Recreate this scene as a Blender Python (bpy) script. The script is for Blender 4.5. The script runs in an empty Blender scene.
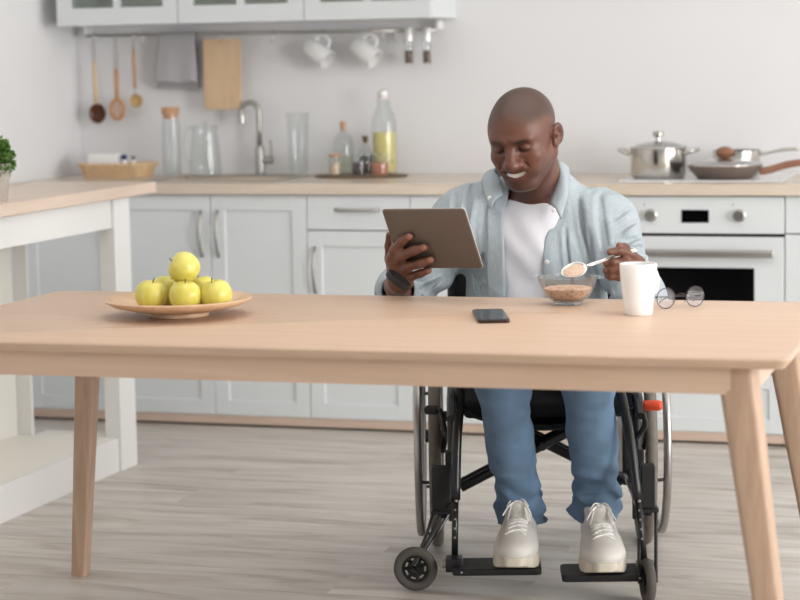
import bpy, bmesh, math, random
import numpy as np
from mathutils import Vector, Matrix, Euler
random.seed(7)
PI = math.pi
scene = bpy.context.scene
COL = scene.collection

# ---------------------------------------------------------------- camera numbers
CF, CP, CR, CW, CH = 2139.18, .1128, -.018, .3081, 1.331
cF = Vector((-math.sin(CW)*math.cos(CP), math.cos(CW)*math.cos(CP), -math.sin(CP)))
cRt = Vector((math.cos(CW), math.sin(CW), 0))
cU = cRt.cross(cF)
cR2 = cRt*math.cos(CR)+cU*math.sin(CR)
cU2 = -cRt*math.sin(CR)+cU*math.cos(CR)
CO = Vector((0, 0, CH))
def aY(x, y, Y):
    """point of the room on the plane at depth Y seen at photo position x, y"""
    d = cF*CF+cR2*(x-400)-cU2*(y-300)
    return CO+d*(Y/d.y)
def aZ(x, y, Z):
    d = cF*CF+cR2*(x-400)-cU2*(y-300)
    return CO+d*((Z-CH)/d.z)
cam_d = bpy.data.cameras.new('camera')
cam = bpy.data.objects.new('camera', cam_d); COL.objects.link(cam)
M = Matrix.Identity(4)
for i in range(3):
    M[i][0] = cR2[i]; M[i][1] = cU2[i]; M[i][2] = -cF[i]; M[i][3] = CO[i]
cam.matrix_world = M
cam_d.sensor_width = 36; cam_d.lens = CF/800*36
cam_d.dof.use_dof = True; cam_d.dof.focus_distance = 5.38; cam_d.dof.aperture_fstop = 3.2
cam_d.clip_end = 60
scene.camera = cam
scene.view_settings.view_transform = 'Standard'
scene.view_settings.look = 'None'
scene.view_settings.gamma = 1
scene.view_settings.use_curve_mapping = False
scene.view_settings.exposure = -.06

# ---------------------------------------------------------------- materials
def lin(c):
    c = c/255.
    return c/12.92 if c <= .04045 else ((c+.055)/1.055)**2.4
def rgb(r, g, b): return (lin(r), lin(g), lin(b), 1)
def newmat(name):
    m = bpy.data.materials.new(name); m.use_nodes = True
    nt = m.node_tree; b = nt.nodes['Principled BSDF']
    return m, nt, b
def plain(name, c, rough=.5, metal=0, noise=.0, nscale=20, bump=0, bscale=200, spec=.5, coat=0, sss=0):
    m, nt, b = newmat(name)
    b.inputs['Base Color'].default_value = rgb(*c)
    b.inputs['Roughness'].default_value = rough
    b.inputs['Metallic'].default_value = metal
    b.inputs['Specular IOR Level'].default_value = spec
    if coat: b.inputs['Coat Weight'].default_value = coat
    if sss:
        b.inputs['Subsurface Weight'].default_value = sss
        b.inputs['Subsurface Radius'].default_value = (.01, .004, .002)
    tc = nt.nodes.new('ShaderNodeTexCoord')
    if noise:
        n = nt.nodes.new('ShaderNodeTexNoise'); n.inputs['Scale'].default_value = nscale
        n.inputs['Detail'].default_value = 3
        nt.links.new(tc.outputs['Object'], n.inputs['Vector'])
        r = nt.nodes.new('ShaderNodeMapRange'); r.inputs[1].default_value = .3; r.inputs[2].default_value = .7
        r.inputs[3].default_value = 1-noise; r.inputs[4].default_value = 1+noise
        nt.links.new(n.outputs['Fac'], r.inputs[0])
        mx = nt.nodes.new('ShaderNodeMix'); mx.data_type = 'RGBA'; mx.blend_type = 'MULTIPLY'
        mx.inputs[0].default_value = 1; mx.inputs[6].default_value = rgb(*c)
        nt.links.new(r.outputs[0], mx.inputs[7]); nt.links.new(mx.outputs[2], b.inputs['Base Color'])
    if bump:
        n2 = nt.nodes.new('ShaderNodeTexNoise'); n2.inputs['Scale'].default_value = bscale
        nt.links.new(tc.outputs['Object'], n2.inputs['Vector'])
        bp = nt.nodes.new('ShaderNodeBump'); bp.inputs['Strength'].default_value = bump
        bp.inputs['Distance'].default_value = .002
        nt.links.new(n2.outputs['Fac'], bp.inputs['Height']); nt.links.new(bp.outputs[0], b.inputs['Normal'])
    return m
def wood(name, c1, c2, scale=(1, 14, 14), rough=.45, contrast=(.35, .7), detail=5, nsc=3., spec=.4):
    m, nt, b = newmat(name)
    tc = nt.nodes.new('ShaderNodeTexCoord'); mp = nt.nodes.new('ShaderNodeMapping')
    mp.inputs['Scale'].default_value = scale
    nt.links.new(tc.outputs['Object'], mp.inputs['Vector'])
    n = nt.nodes.new('ShaderNodeTexNoise'); n.inputs['Scale'].default_value = nsc
    n.inputs['Detail'].default_value = detail; n.inputs['Roughness'].default_value = .6; n.inputs['Distortion'].default_value = .6
    nt.links.new(mp.outputs[0], n.inputs['Vector'])
    cr = nt.nodes.new('ShaderNodeValToRGB')
    cr.color_ramp.elements[0].position = contrast[0]; cr.color_ramp.elements[0].color = rgb(*c1)
    cr.color_ramp.elements[1].position = contrast[1]; cr.color_ramp.elements[1].color = rgb(*c2)
    nt.links.new(n.outputs['Fac'], cr.inputs[0]); nt.links.new(cr.outputs[0], b.inputs['Base Color'])
    b.inputs['Roughness'].default_value = rough; b.inputs['Specular IOR Level'].default_value = spec
    return m
def thin_glass(name, tint=(.96, .97, .97), ior=1.45, rough=.02, boost=1.0):
    m = bpy.data.materials.new(name); m.use_nodes = True; nt = m.node_tree; nt.nodes.clear()
    o = nt.nodes.new('ShaderNodeOutputMaterial'); mx = nt.nodes.new('ShaderNodeMixShader')
    t = nt.nodes.new('ShaderNodeBsdfTransparent'); t.inputs[0].default_value = (*tint, 1)
    g = nt.nodes.new('ShaderNodeBsdfGlossy'); g.inputs['Roughness'].default_value = rough
    lw = nt.nodes.new('ShaderNodeLayerWeight'); lw.inputs[0].default_value = .5
    pw = nt.nodes.new('ShaderNodeMath'); pw.operation = 'POWER'; pw.inputs[1].default_value = 4.5
    nt.links.new(lw.outputs['Facing'], pw.inputs[0])
    fr = nt.nodes.new('ShaderNodeMath'); fr.operation = 'MULTIPLY_ADD'; fr.inputs[1].default_value = .55; fr.inputs[2].default_value = ((ior-1)/(ior+1))**2
    nt.links.new(pw.outputs[0], fr.inputs[0])
    ma = nt.nodes.new('ShaderNodeMath'); ma.operation = 'MULTIPLY'; ma.inputs[1].default_value = boost; ma.use_clamp = True
    nt.links.new(fr.outputs[0], ma.inputs[0]); nt.links.new(ma.outputs[0], mx.inputs[0])
    nt.links.new(t.outputs[0], mx.inputs[1]); nt.links.new(g.outputs[0], mx.inputs[2]); nt.links.new(mx.outputs[0], o.inputs[0])
    return m
MT = {}
MT['wall'] = plain('wall_paint', (232, 232, 234), .9, noise=.01, nscale=2)
MT['ceil'] = plain('ceiling_paint', (240, 240, 238), .9)
MT['cab'] = plain('cabinet_white', (220, 224, 226), .42, noise=.006, nscale=3)
MT['cab_in'] = plain('cabinet_inside', (200, 202, 198), .7)
MT['white'] = plain('white_lacquer', (240, 240, 238), .4)
MT['cream'] = plain('cream_lacquer', (246, 243, 236), .45)
MT['counter'] = wood('counter_wood', (212, 196, 178), (224, 210, 193), (1, 12, 12), .25, spec=.6)
MT['island_top'] = wood('island_wood', (222, 200, 182), (230, 211, 195), (12, 1, 12), .33)
MT['plinth'] = wood('plinth_wood', (200, 176, 160), (214, 192, 176), (1, 10, 10), .5)
MT['dark'] = plain('dark_gap', (32, 30, 30), .8)
MT['steel'] = plain('brushed_steel', (190, 188, 184), .28, 1)
MT['satin'] = plain('satin_steel', (178, 176, 172), .4, 1)
MT['chrome'] = plain('polished_steel', (214, 212, 210), .12, 1)
MT['black_glass'] = plain('black_glass', (8, 8, 9), .12, spec=.25)
MT['table'] = wood('table_oak', (200, 170, 146), (211, 183, 160), (.8, 13, 13), .36, contrast=(.3, .72))
MT['table_leg'] = wood('table_leg_oak', (176, 146, 123), (192, 164, 141), (16, 16, 1.6), .42)
MT['glass'] = thin_glass('clear_glass', (.955, .965, .965), 1.45, .03, 1.0)
MT['door_glass'] = thin_glass('pane_glass', (.86, .89, .86), 1.5, .25, 2)
# floor laminate
def floor_mat():
    m, nt, b = newmat('grey_laminate')
    tc = nt.nodes.new('ShaderNodeTexCoord')
    br = nt.nodes.new('ShaderNodeTexBrick'); br.inputs['Scale'].default_value = 1
    br.inputs['Brick Width'].default_value = 1.3; br.inputs['Row Height'].default_value = .19
    br.inputs['Mortar Size'].default_value = .0012; br.inputs['Mortar Smooth'].default_value = .3
    br.inputs['Color1'].default_value = (.25, .25, .25, 1); br.inputs['Color2'].default_value = (.75, .75, .75, 1)
    br.inputs['Mortar'].default_value = (.1, .1, .1, 1); br.offset = .37
    nt.links.new(tc.outputs['Object'], br.inputs['Vector'])
    mp = nt.nodes.new('ShaderNodeMapping'); mp.inputs['Scale'].default_value = (.9, 6, 1)
    nt.links.new(tc.outputs['Object'], mp.inputs['Vector'])
    # offset the grain per plank
    ad = nt.nodes.new('ShaderNodeVectorMath'); ad.operation = 'MULTIPLY_ADD'
    ad.inputs[1].default_value = (13, 7, 5)
    nt.links.new(br.outputs['Color'], ad.inputs[0]); nt.links.new(mp.outputs[0], ad.inputs[2])
    n = nt.nodes.new('ShaderNodeTexNoise'); n.inputs['Scale'].default_value = 2.2; n.inputs['Detail'].default_value = 7
    n.inputs['Roughness'].default_value = .62; n.inputs['Distortion'].default_value = .7
    nt.links.new(ad.outputs[0], n.inputs['Vector'])
    cr = nt.nodes.new('ShaderNodeValToRGB'); e = cr.color_ramp.elements
    e[0].position = .30; e[0].color = rgb(162, 152, 143); e[1].position = .68; e[1].color = rgb(217, 213, 207)
    x = e.new(.47); x.color = rgb(199, 192, 184)
    nt.links.new(n.outputs['Fac'], cr.inputs[0])
    mx = nt.nodes.new('ShaderNodeMix'); mx.data_type = 'RGBA'; mx.blend_type = 'MULTIPLY'; mx.inputs[0].default_value = 1
    rr = nt.nodes.new('ShaderNodeMapRange'); rr.inputs[1].default_value = .1; rr.inputs[2].default_value = .75
    rr.inputs[3].default_value = .90; rr.inputs[4].default_value = 1.05
    nt.links.new(br.outputs['Color'], rr.inputs[0])
    nt.links.new(cr.outputs[0], mx.inputs[6]); nt.links.new(rr.outputs[0], mx.inputs[7])
    nt.links.new(mx.outputs[2], b.inputs['Base Color'])
    b.inputs['Roughness'].default_value = .42; b.inputs['Specular IOR Level'].default_value = .45
    return m
MT['floor'] = floor_mat()

# ---------------------------------------------------------------- mesh helpers
class MB:
    def __init__(s): s.bm = bmesh.new()
    def box(s, a, b, bev=0, seg=2, rot=None, mi=0):
        """box between corner a and corner b"""
        c = [(a[i]+b[i])/2 for i in range(3)]; d = [abs(b[i]-a[i]) for i in range(3)]
        r = bmesh.ops.create_cube(s.bm, size=1)
        vs = r['verts']
        mat = Matrix.Translation(c) @ (rot if rot else Matrix.Identity(4)) @ Matrix.Diagonal((*d, 1))
        bmesh.ops.transform(s.bm, matrix=mat, verts=vs)
        if mi:
            for f in {f for v in vs for f in v.link_faces}: f.material_index = mi
        if bev:
            es = list({e for v in vs for e in v.link_edges})
            bmesh.ops.bevel(s.bm, geom=es, offset=bev, segments=seg, affect='EDGES', profile=.5)
        return s
    def ring_loft(s, rings, cap0=True, cap1=True, closed=True, mi=0):
        vr = [[s.bm.verts.new(p) for p in r] for r in rings]
        n = len(rings[0])
        for i in range(len(vr)-1):
            for j in range(n if closed else n-1):
                k = (j+1) % n
                try:
                    f = s.bm.faces.new((vr[i][j], vr[i][k], vr[i+1][k], vr[i+1][j])); f.material_index = mi
                except ValueError: pass
        if cap0: f = s.bm.faces.new(list(reversed(vr[0]))); f.material_index = mi
        if cap1: f = s.bm.faces.new(vr[-1]); f.material_index = mi
        return s
    def lathe(s, prof, seg=32, M=None, cap0=False, cap1=False, sx=1, sy=1, mi=0):
        rings = []
        for r, z in prof:
            ring = []
            for k in range(seg):
                a = 2*PI*k/seg
                p = Vector((max(r, 1e-5)*math.cos(a)*sx, max(r, 1e-5)*math.sin(a)*sy, z))
                ring.append(M @ p if M else p)
            rings.append(ring)
        return s.ring_loft(rings, cap0, cap1, mi=mi)
    def cyl(s, a, b, r0, r1=None, seg=16, mi=0):
        return s.tube([a, b], [r0, r0 if r1 is None else r1], seg, mi=mi)
    def tube(s, pts, rad, seg=10, caps=True, closed=False, mi=0, flat=None):
        pts = [Vector(p) for p in pts]; n = len(pts)
        if not isinstance(rad, (list, tuple)): rad = [rad]*n
        tans = []
        for i in range(n):
            if closed: t = pts[(i+1) % n]-pts[i-1]
            else: t = pts[min(i+1, n-1)]-pts[max(i-1, 0)]
            tans.append(t.normalized())
        u = tans[0].orthogonal().normalized()
        if flat is not None: u = (Vector(flat[0])-tans[0]*Vector(flat[0]).dot(tans[0])).normalized()
        rings = []
        for i in range(n):
            t = tans[i]; u = (u-t*u.dot(t)).normalized(); v = t.cross(u)
            fu, fv = (1, 1) if flat is None else (flat[1], flat[2])
            rings.append([pts[i]+(u*math.cos(2*PI*k/seg)*fu+v*math.sin(2*PI*k/seg)*fv)*rad[i] for k in range(seg)])
        if closed: rings.append(rings[0])
        s.ring_loft(rings, caps and not closed, caps and not closed, mi=mi)
        if closed: bmesh.ops.remove_doubles(s.bm, verts=s.bm.verts[:], dist=1e-6)
        return s
    def torus(s, c, R, r, axis='x', seg=48, seg2=10, arc=None):
        pts = []
        n = seg
        for k in range(n):
            a = 2*PI*k/n
            if axis == 'x': pts.append((c[0], c[1]+R*math.cos(a), c[2]+R*math.sin(a)))
            elif axis == 'y': pts.append((c[0]+R*math.cos(a), c[1], c[2]+R*math.sin(a)))
            else: pts.append((c[0]+R*math.cos(a), c[1]+R*math.sin(a), c[2]))
        return s.tube(pts, r, seg2, closed=True)
    def ball(s, c, r, seg=16, sc=(1, 1, 1)):
        rr = bmesh.ops.create_uvsphere(s.bm, u_segments=seg, v_segments=max(6, seg//2), radius=r)
        bmesh.ops.transform(s.bm, matrix=Matrix.Translation(c) @ Matrix.Diagonal((*sc, 1)), verts=rr['verts'])
        return s
    def prism(s, poly, z0, z1, M=None):
        """polygon in xy raised from z0 to z1"""
        a = [Vector((p[0], p[1], z0)) for p in poly]; b = [Vector((p[0], p[1], z1)) for p in poly]
        if M: a = [M @ v for v in a]; b = [M @ v for v in b]
        return s.ring_loft([a, b])
    def build(s, name, mat, parent=None, smooth=False, M=None, angle=None):
        if M: bmesh.ops.transform(s.bm, matrix=M, verts=s.bm.verts[:])
        bmesh.ops.recalc_face_normals(s.bm, faces=s.bm.faces[:])
        me = bpy.data.meshes.new(name)
        if smooth:
            for f in s.bm.faces: f.smooth = True
            if angle:
                for e in s.bm.edges:
                    if len(e.link_faces) == 2 and e.calc_face_angle(0) > angle: e.smooth = False
        s.bm.to_mesh(me); s.bm.free()
        for m in (mat if isinstance(mat, (list, tuple)) else [mat]): me.materials.append(m)
        o = bpy.data.objects.new(name, me); COL.objects.link(o)
        if parent: o.parent = parent
        return o
SM = dict(smooth=True, angle=.6)
def tag(o, label=None, cat=None, group=None, kind=None):
    if label: o['label'] = label
    if cat: o['category'] = cat
    if group: o['group'] = group
    if kind: o['kind'] = kind
    return o
def thing(name, label, cat, loc=(0, 0, 0), rz=0, group=None):
    o = bpy.data.objects.new(name, None); o.empty_display_size = .05; COL.objects.link(o)
    o.location = loc; o.rotation_euler = (0, 0, rz)
    return tag(o, label, cat, group)
def struct(name, mb, mat, parent=None, **k):
    o = mb.build(name, mat, parent, **k)
    if not parent: o['kind'] = 'structure'
    return o
def copy_tree(o, parent=None):
    c = o.copy(); COL.objects.link(c)
    c.parent = parent
    for ch in list(o.children): copy_tree(ch, c)
    return c
def bez(pts, n=12):
    """smooth curve through points (Catmull-Rom)"""
    P = [Vector(p) for p in pts]; P = [P[0]*2-P[1]]+P+[P[-1]*2-P[-2]]
    out = []
    for i in range(1, len(P)-2):
        for k in range(n):
            t = k/n
            out.append(.5*((2*P[i])+(P[i+1]-P[i-1])*t+(2*P[i-1]-5*P[i]+4*P[i+1]-P[i+2])*t*t+(3*P[i]-P[i-1]-3*P[i+1]+P[i+2])*t**3))
    out.append(P[-2]); return out

# ---------------------------------------------------------------- room
XL, YB = -3.81, 7.79
struct('floor', MB().box((XL-.1, -2, -.06), (5.1, YB+.1, 0)), MT['floor'])
struct('ceiling', MB().box((XL-.1, -2, 2.7), (5.1, YB+.1, 2.8)), MT['ceil'])
struct('wall_back', MB().box((XL-.1, YB, 0), (5.1, YB+.1, 2.7)), MT['wall'])
struct('wall_left', MB().box((XL-.1, -2, 0), (XL, YB, 2.7)), MT['wall'])
# right wall with two windows
wr = MB()
XR = 5.0
wr.box((XR, -2, 0), (XR+.1, YB, .35)); wr.box((XR, -2, 2.45), (XR+.1, YB, 2.7))
for y0, y1 in ((-2, .6), (3.4, 3.8), (6.6, YB)): wr.box((XR, y0, .35), (XR+.1, y1, 2.45))
struct('wall_right', wr, MT['wall'])
for i, (y0, y1) in enumerate(((.6, 3.4), (3.8, 6.6))):
    w = MB()
    for a, b in ((y0, y0+.05), (y1-.05, y1), ((y0+y1)/2-.03, (y0+y1)/2+.03)): w.box((XR+.02, a, .35), (XR+.08, b, 2.45))
    w.box((XR+.02, y0, .35), (XR+.08, y1, .4)); w.box((XR+.02, y0, 2.4), (XR+.08, y1, 2.45))
    struct('window_%d' % (i+1), w, MT['white'])

# ---------------------------------------------------------------- base cabinets
YC = 7.18
ZB, ZT = .852, .89      # counter underside / top
def shaker(mb, x0, x1, z0, z1, yf=YC, st=.055, dep=.02, inset=.007):
    """a framed front: recessed centre with a bevelled step"""
    mb.box((x0, yf+inset, z0), (x1, yf+dep, z1))
    g = .0
    mb.box((x0, yf, z0), (x0+st, yf+dep, z1), .0015, 1)
    mb.box((x1-st, yf, z0), (x1, yf+dep, z1), .0015, 1)
    mb.box((x0+st-g, yf, z0), (x1-st+g, yf+dep, z0+st), .0015, 1)
    mb.box((x0+st-g, yf, z1-st), (x1-st+g, yf+dep, z1), .0015, 1)
    return mb
def arch_handle(p, vertical, L, parent):
    mb = MB(); pts = []
    for k in range(9):
        t = k/8*2-1; off = -.028*(1-t*t*.95)
        pts.append((0, off, t*L/2) if vertical else (t*L/2, off, 0))
    mb.tube(pts, .006, 8, flat=((1, 0, 0) if vertical else (0, 0, 1), 1.0, .6))
    e = mb.build('handle', MT['satin'], parent, smooth=True); e.location = p
    return e
def cabinet(x0, x1, fronts, label, yback=YB-.005, yf=YC):
    c = thing('base_cabinet', label, 'cabinet', ((x0+x1)/2, yf+.02, 0))
    ox = (x0+x1)/2; oy = yf+.02
    w = (x1-x0)/2
    MB().box((-w+.001, .002, .045), (w-.001, yback-oy, ZB-.003)).build('body', MT['cab'], c)
    MB().box((-w, -.017, .010), (w, .03, .0405)).build('plinth', MT['plinth'], c)
    for kind, a, b, z0, z1, hx in fronts:
        mb = MB()
        la, lb = a-ox+.0015, b-ox-.0015
        if kind == 'door': shaker(mb, la, lb, z0, z1, -.02)
        elif kind == 'drawer': mb.box((la, -.02, z0), (lb, 0, z1), .002, 1)
        else: shaker(mb, la, lb, z0, z1, -.02, st=.045)
        d = mb.build('door' if kind == 'door' else 'drawer', MT['cab'], c)
        if hx is not None:
            if kind == 'door': arch_handle((hx-ox, -.022, z1-.14), True, .17, d)
            else: arch_handle((hx-ox, -.022, (z0+z1)/2+.01), False, .17, d)
    return c
ZD0, ZD1 = .042, ZB-.004
XA, XBb, XCc, XO0, XO1 = -3.002, -2.631, -2.243, -1.532, -.932
cabinet(-3.76, XA, [('door', -3.76, -3.385, ZD0, ZD1, -3.41), ('door', -3.385, XA, ZD0, ZD1, XA-.035)],
        'white two-door base cabinet standing partly behind the island, right in the back left corner')
cabinet(XA, XBb, [('door', XA, XBb, ZD0, ZD1, XA+.03)], 'white single-door base cabinet under the faucet with handle on its left edge')
cabinet(XBb, XCc, [('drawer', XBb, XCc, .725, ZD1, (XBb+XCc)/2), ('door', XBb, XCc, ZD0, .72, XBb+.03)],
        'white base cabinet with one drawer over one door, behind the tablet')
cabinet(XCc, XO0, [('drawer', XCc, XO0, .725, ZD1, (XCc+XO0)/2), ('door', XCc, -1.888, ZD0, .72, -1.92), ('door', -1.888, XO0, ZD0, .72, -1.856)],
        'white base cabinet mostly hidden behind the seated person, left of the oven')
cabinet(XO1, -.33, [('drawer', XO1, -.33, .725, ZD1, -.63), ('door', XO1, -.63, ZD0, .72, -.66), ('door', -.63, -.33, ZD0, .72, -.6)],
        'white base cabinet cut by the right edge of the photo, right of the oven')
# filler strip beside the left wall
struct('trim_1', MB().box((XL+.001, YC+.001, 0), (-3.762, YC+.02, ZB-.003)), MT['cab'])
# oven
ov = thing('oven', 'white built-in oven with two steel knobs, black display and black glass window', 'oven', ((XO0+XO1)/2, YC+.02, 0))
W = .298
MB().box((-W, .003, .045), (W, .54, ZB-.004)).build('body', MT['cab'], ov)
MB().box((-W, -.017, .010), (W, .03, .0405)).build('plinth', MT['plinth'], ov)
cp = MB().box((-W, -.02, .722), (W, 0, ZB-.005), .002, 1).build('control_panel', MT['cab'], ov)
MB().box((-W+.001, -.008, .711), (W-.001, .004, .722)).build('air_gap', MT['dark'], ov)
MB().box((-.047, -.0225, .7585), (.046, -.019, .802), .001, 1).build('display', MT['black_glass'], cp)
for kx in (-.152, .149):
    k = MB().lathe([(.0215, 0), (.0215, .004), (.0185, .006), (.0175, .024), (.0165, .0265), (0.001, .0265)], 28,
                   Matrix.Translation((kx, -.02, .783)) @ Matrix.Rotation(PI/2, 4, 'X')).build('knob', MT['steel'], ov, **SM)
    MB().box((-.0025, -.0285, -.015), (.0025, -.0255, .015)).build('knob_grip', MT['satin'], k).location = (kx, -.02, .783)
    MB().box((kx-.024, -.0208, .818), (kx-.020, -.0195, .822)).build('dial_mark', MT['dark'], cp)
od = MB().box((-W, -.02, .262), (W, 0, .711), .002, 1).build('oven_door', MT['cab'], ov)
MB().box((-.2, -.0215, .30), (.199, -.018, .606), .0015, 1).build('oven_window', MT['black_glass'], od)
hb = MB()
hb.box((-.268, -.058, .644), (.268, -.044, .670), .005, 3)
for s in (-1, 1): hb.box((s*.25-.012, -.046, .648), (s*.25+.012, -.019, .666))
hb.build('oven_handle', MT['satin'], od, **SM)
dr = MB(); shaker(dr, -W, W, .042, .245, -.02, st=.05)
dr.build('bottom_drawer', MT['cab'], ov)
MB().box((-W+.001, -.008, .245), (W-.001, .004, .262)).build('lower_gap', MT['dark'], ov)
# dark shadow gap under the plinths is real: plinths stand on small feet in front of a recess
# worktop with a cutout for the sink
SX0, SX1, SY0, SY1 = -3.30, -2.80, 7.30, 7.66
wt = MB()
wt.box((XL+.001, YC-.02, ZB), (SX0, YB-.001, ZT)); wt.box((SX1, YC-.02, ZB), (-.3, YB-.001, ZT))
wt.box((SX0, YC-.02, ZB), (SX1, SY0, ZT)); wt.box((SX0, SY1, ZB), (SX1, YB-.001, ZT))
tag(wt.build('worktop', MT['counter']), 'long pale wooden worktop running along the back wall over the cabinets', 'worktop')
sk = MB()
t = .004
sk.box((SX0+t, SY0+t, ZB+.004), (SX1-t, SY1-t, ZB+.010))
for a, b in (((SX0-.012, SY0-.012), (SX1+.012, SY0+.006)), ((SX0-.012, SY1-.006), (SX1+.012, SY1+.012)),
             ((SX0-.012, SY0), (SX0+.006, SY1)), ((SX1-.006, SY0), (SX1+.012, SY1))):
    sk.box((*a, ZT), (*b, ZT+.004), .001, 1)
tag(sk.build('kitchen_sink', MT['steel']), 'inset steel sink with thin rim in the worktop in front of the faucet', 'sink')
hob = MB().box((XO0+.02, 7.27, ZT), (XO1-.02, 7.74, ZT+.006), .002, 1)
tag(hob.build('cooktop', plain('white_glass', (228, 228, 230), .12)), 'flat white glass cooktop under the pots, over the oven', 'cooktop')

# ---------------------------------------------------------------- upper cabinet
UX0, UX1, UY = -3.724, -2.235, 7.45
uz = 1.474
uc = thing('wall_cabinet', 'white wall cabinet with glazed doors hanging above the utensil rail', 'cabinet', ((UX0+UX1)/2, UY, uz))
ux = (UX0+UX1)/2; hw = (UX1-UX0)/2
b = MB()
b.box((-hw, .02, 0), (hw, YB-UY-.002, .018)); b.box((-hw, .02, .70), (hw, YB-UY-.002, .72))
b.box((-hw, .02, .018), (-hw+.018, YB-UY-.002, .70)); b.box((hw-.018, .02, .018), (hw, YB-UY-.002, .70))
b.box((-hw+.018, YB-UY-.012, .018), (hw-.018, YB-UY-.002, .70), mi=1)
b.box((-hw+.018, .03, .34), (hw-.018, YB-UY-.012, .355))
b.build('body', [MT['cab'], MT['cab_in']], uc)
cuts = [UX0-ux, aY(178, 22, UY).x-ux, aY(304, 20, UY).x-ux, UX1-ux]
for i in range(3):
    a, c = cuts[i]+.0015, cuts[i+1]-.0015
    d = MB(); st = .06; rb = .064; m = (a+c)/2
    d.box((a, 0, -.001), (a+st, .02, .72)); d.box((c-st, 0, -.001), (c, .02, .72))
    d.box((a+st, 0, -.001), (c-st, .02, rb)); d.box((a+st, 0, .64), (c-st, .02, .72))
    d.box((m-.014, .001, rb), (m+.014, .019, .64)); d.box((a+st, .002, .35), (c-st, .018, .375))
    dd = d.build('door', MT['cab'], uc)
    MB().box((a+st-.005, .008, rb-.005), (c-st+.005, .012, .645)).build('pane', MT['door_glass'], dd)

# ---------------------------------------------------------------- island
isl = thing('kitchen_island', 'white open kitchen island with pale wooden top cut by the left edge of the photo', 'kitchen island', (-3.16, 5.6, 0))
ix, iy = -3.16, 5.6
IXR, IXL = -2.974-ix, -3.345-ix
def ib(mb, a, b, bev=.0015): mb.box((a[0]-ix, a[1]-iy, a[2]), (b[0]-ix, b[1]-iy, b[2]), bev, 1)
mb = MB(); ib(mb, (-3.40, 4.7, .894), (-2.952, 6.60, .932), .003); mb.build('worktop', MT['island_top'], isl)
for (x0, x1) in ((-3.026, -2.97), (-3.345, -3.292)):
    for (y0, y1) in ((6.30, 6.42), (4.80, 4.92)):
        mb = MB(); ib(mb, (x0, y0, 0), (x1, (y1 if x0 > -3.1 else y0+.016), .8935)); mb.build('leg', MT['white'], isl)
mb = MB(); ib(mb, (-3.0, 4.92, .799), (-2.978, 6.298, .8935)); ib(mb, (-3.34, 4.92, .799), (-3.32, 6.298, .8935))
ib(mb, (-3.29, 6.34, .799), (-3.03, 6.36, .8935)); mb.build('apron', MT['white'], isl)
mb = MB(); ib(mb, (-3.343, 4.92, .085), (-2.998, 6.30, .11)); ib(mb, (-3.29, 6.30, .085), (-3.028, 6.40, .11))
mb.build('shelf', MT['cream'], isl)
mb = MB(); ib(mb, (-2.998, 4.92, 0), (-2.978, 6.298, .111)); mb.build('kickboard', MT['white'], isl)
mb = MB(); ib(mb, (-3.362, 4.92, .0), (-3.344, 6.298, .799)); mb.build('back_panel', MT['cream'], isl)

# ---------------------------------------------------------------- dining table
tb = thing('dining_table', 'long light oak dining table with splayed tapered legs in front of the person', 'table', (0, 0, 0), .015)
TN, TF, TL, TR, TZ = 4.125, 5.082, -2.468, -.462, .741
top = MB()
def rrect(x0, x1, y0, y1, r, n=6):
    out = []
    for cx, cy, a0 in ((x1-r, y0+r, -PI/2), (x1-r, y1-r, 0), (x0+r, y1-r, PI/2), (x0+r, y0+r, PI)):
        for k in range(n+1):
            a = a0+PI/2*k/n; out.append((cx+r*math.cos(a), cy+r*math.sin(a)))
    return out
lay = [(.014, TZ-.024), (.002, TZ-.010), (0, TZ-.005), (.002, TZ-.002), (.006, TZ)]
top.ring_loft([[(x, y, z) for x, y in rrect(TL+i, TR-i, TN+i, TF-i, .022)] for i, z in lay])
top.build('tabletop', MT['table'], tb, **SM)
ap = MB(); az0, az1 = TZ-.079, TZ-.024
ap.box((TL+.12, TN+.035, az0), (TR-.12, TN+.057, az1)); ap.box((TL+.12, TF-.057, az0), (TR-.12, TF-.035, az1))
ap.box((TL+.075, TN+.10, az0), (TL+.097, TF-.10, az1)); ap.box((TR-.097, TN+.10, az0), (TR-.075, TF-.10, az1))
ap.build('apron', MT['table'], tb)
def table_leg(top_c, foot_c, w0=.039, w1=.0235, rr=.62):
    mb = MB(); rings = []
    for k in range(9):
        t = k/8; z = TZ-.024-t*(TZ-.024)
        cx = top_c[0]+(foot_c[0]-top_c[0])*t; cy = top_c[1]+(foot_c[1]-top_c[1])*t
        w = w0*(1-t)+w1*t
        rings.append([(x, y, z) for x, y in rrect(cx-w, cx+w, cy-w, cy+w, w*rr, 5)])
    mb.ring_loft(rings)
    return mb.build('leg', MT['table_leg'], tb, **SM)
LEGS = [((TL+.128, TF-.085), (TL+.070, TF-.075)), ((TR-.112, TN+.0755), (TR-.012, TN+.03)), ((TR-.125, TF-.085), (TR-.01, TF-.03)), ((TL+.12, TN+.085), (TL+.03, TN+.03))]
for i_, (a, b_) in enumerate(LEGS): table_leg(a, b_, *((.028, .0195, .25) if i_ == 0 else (.0385, .0235, .42)))

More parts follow.
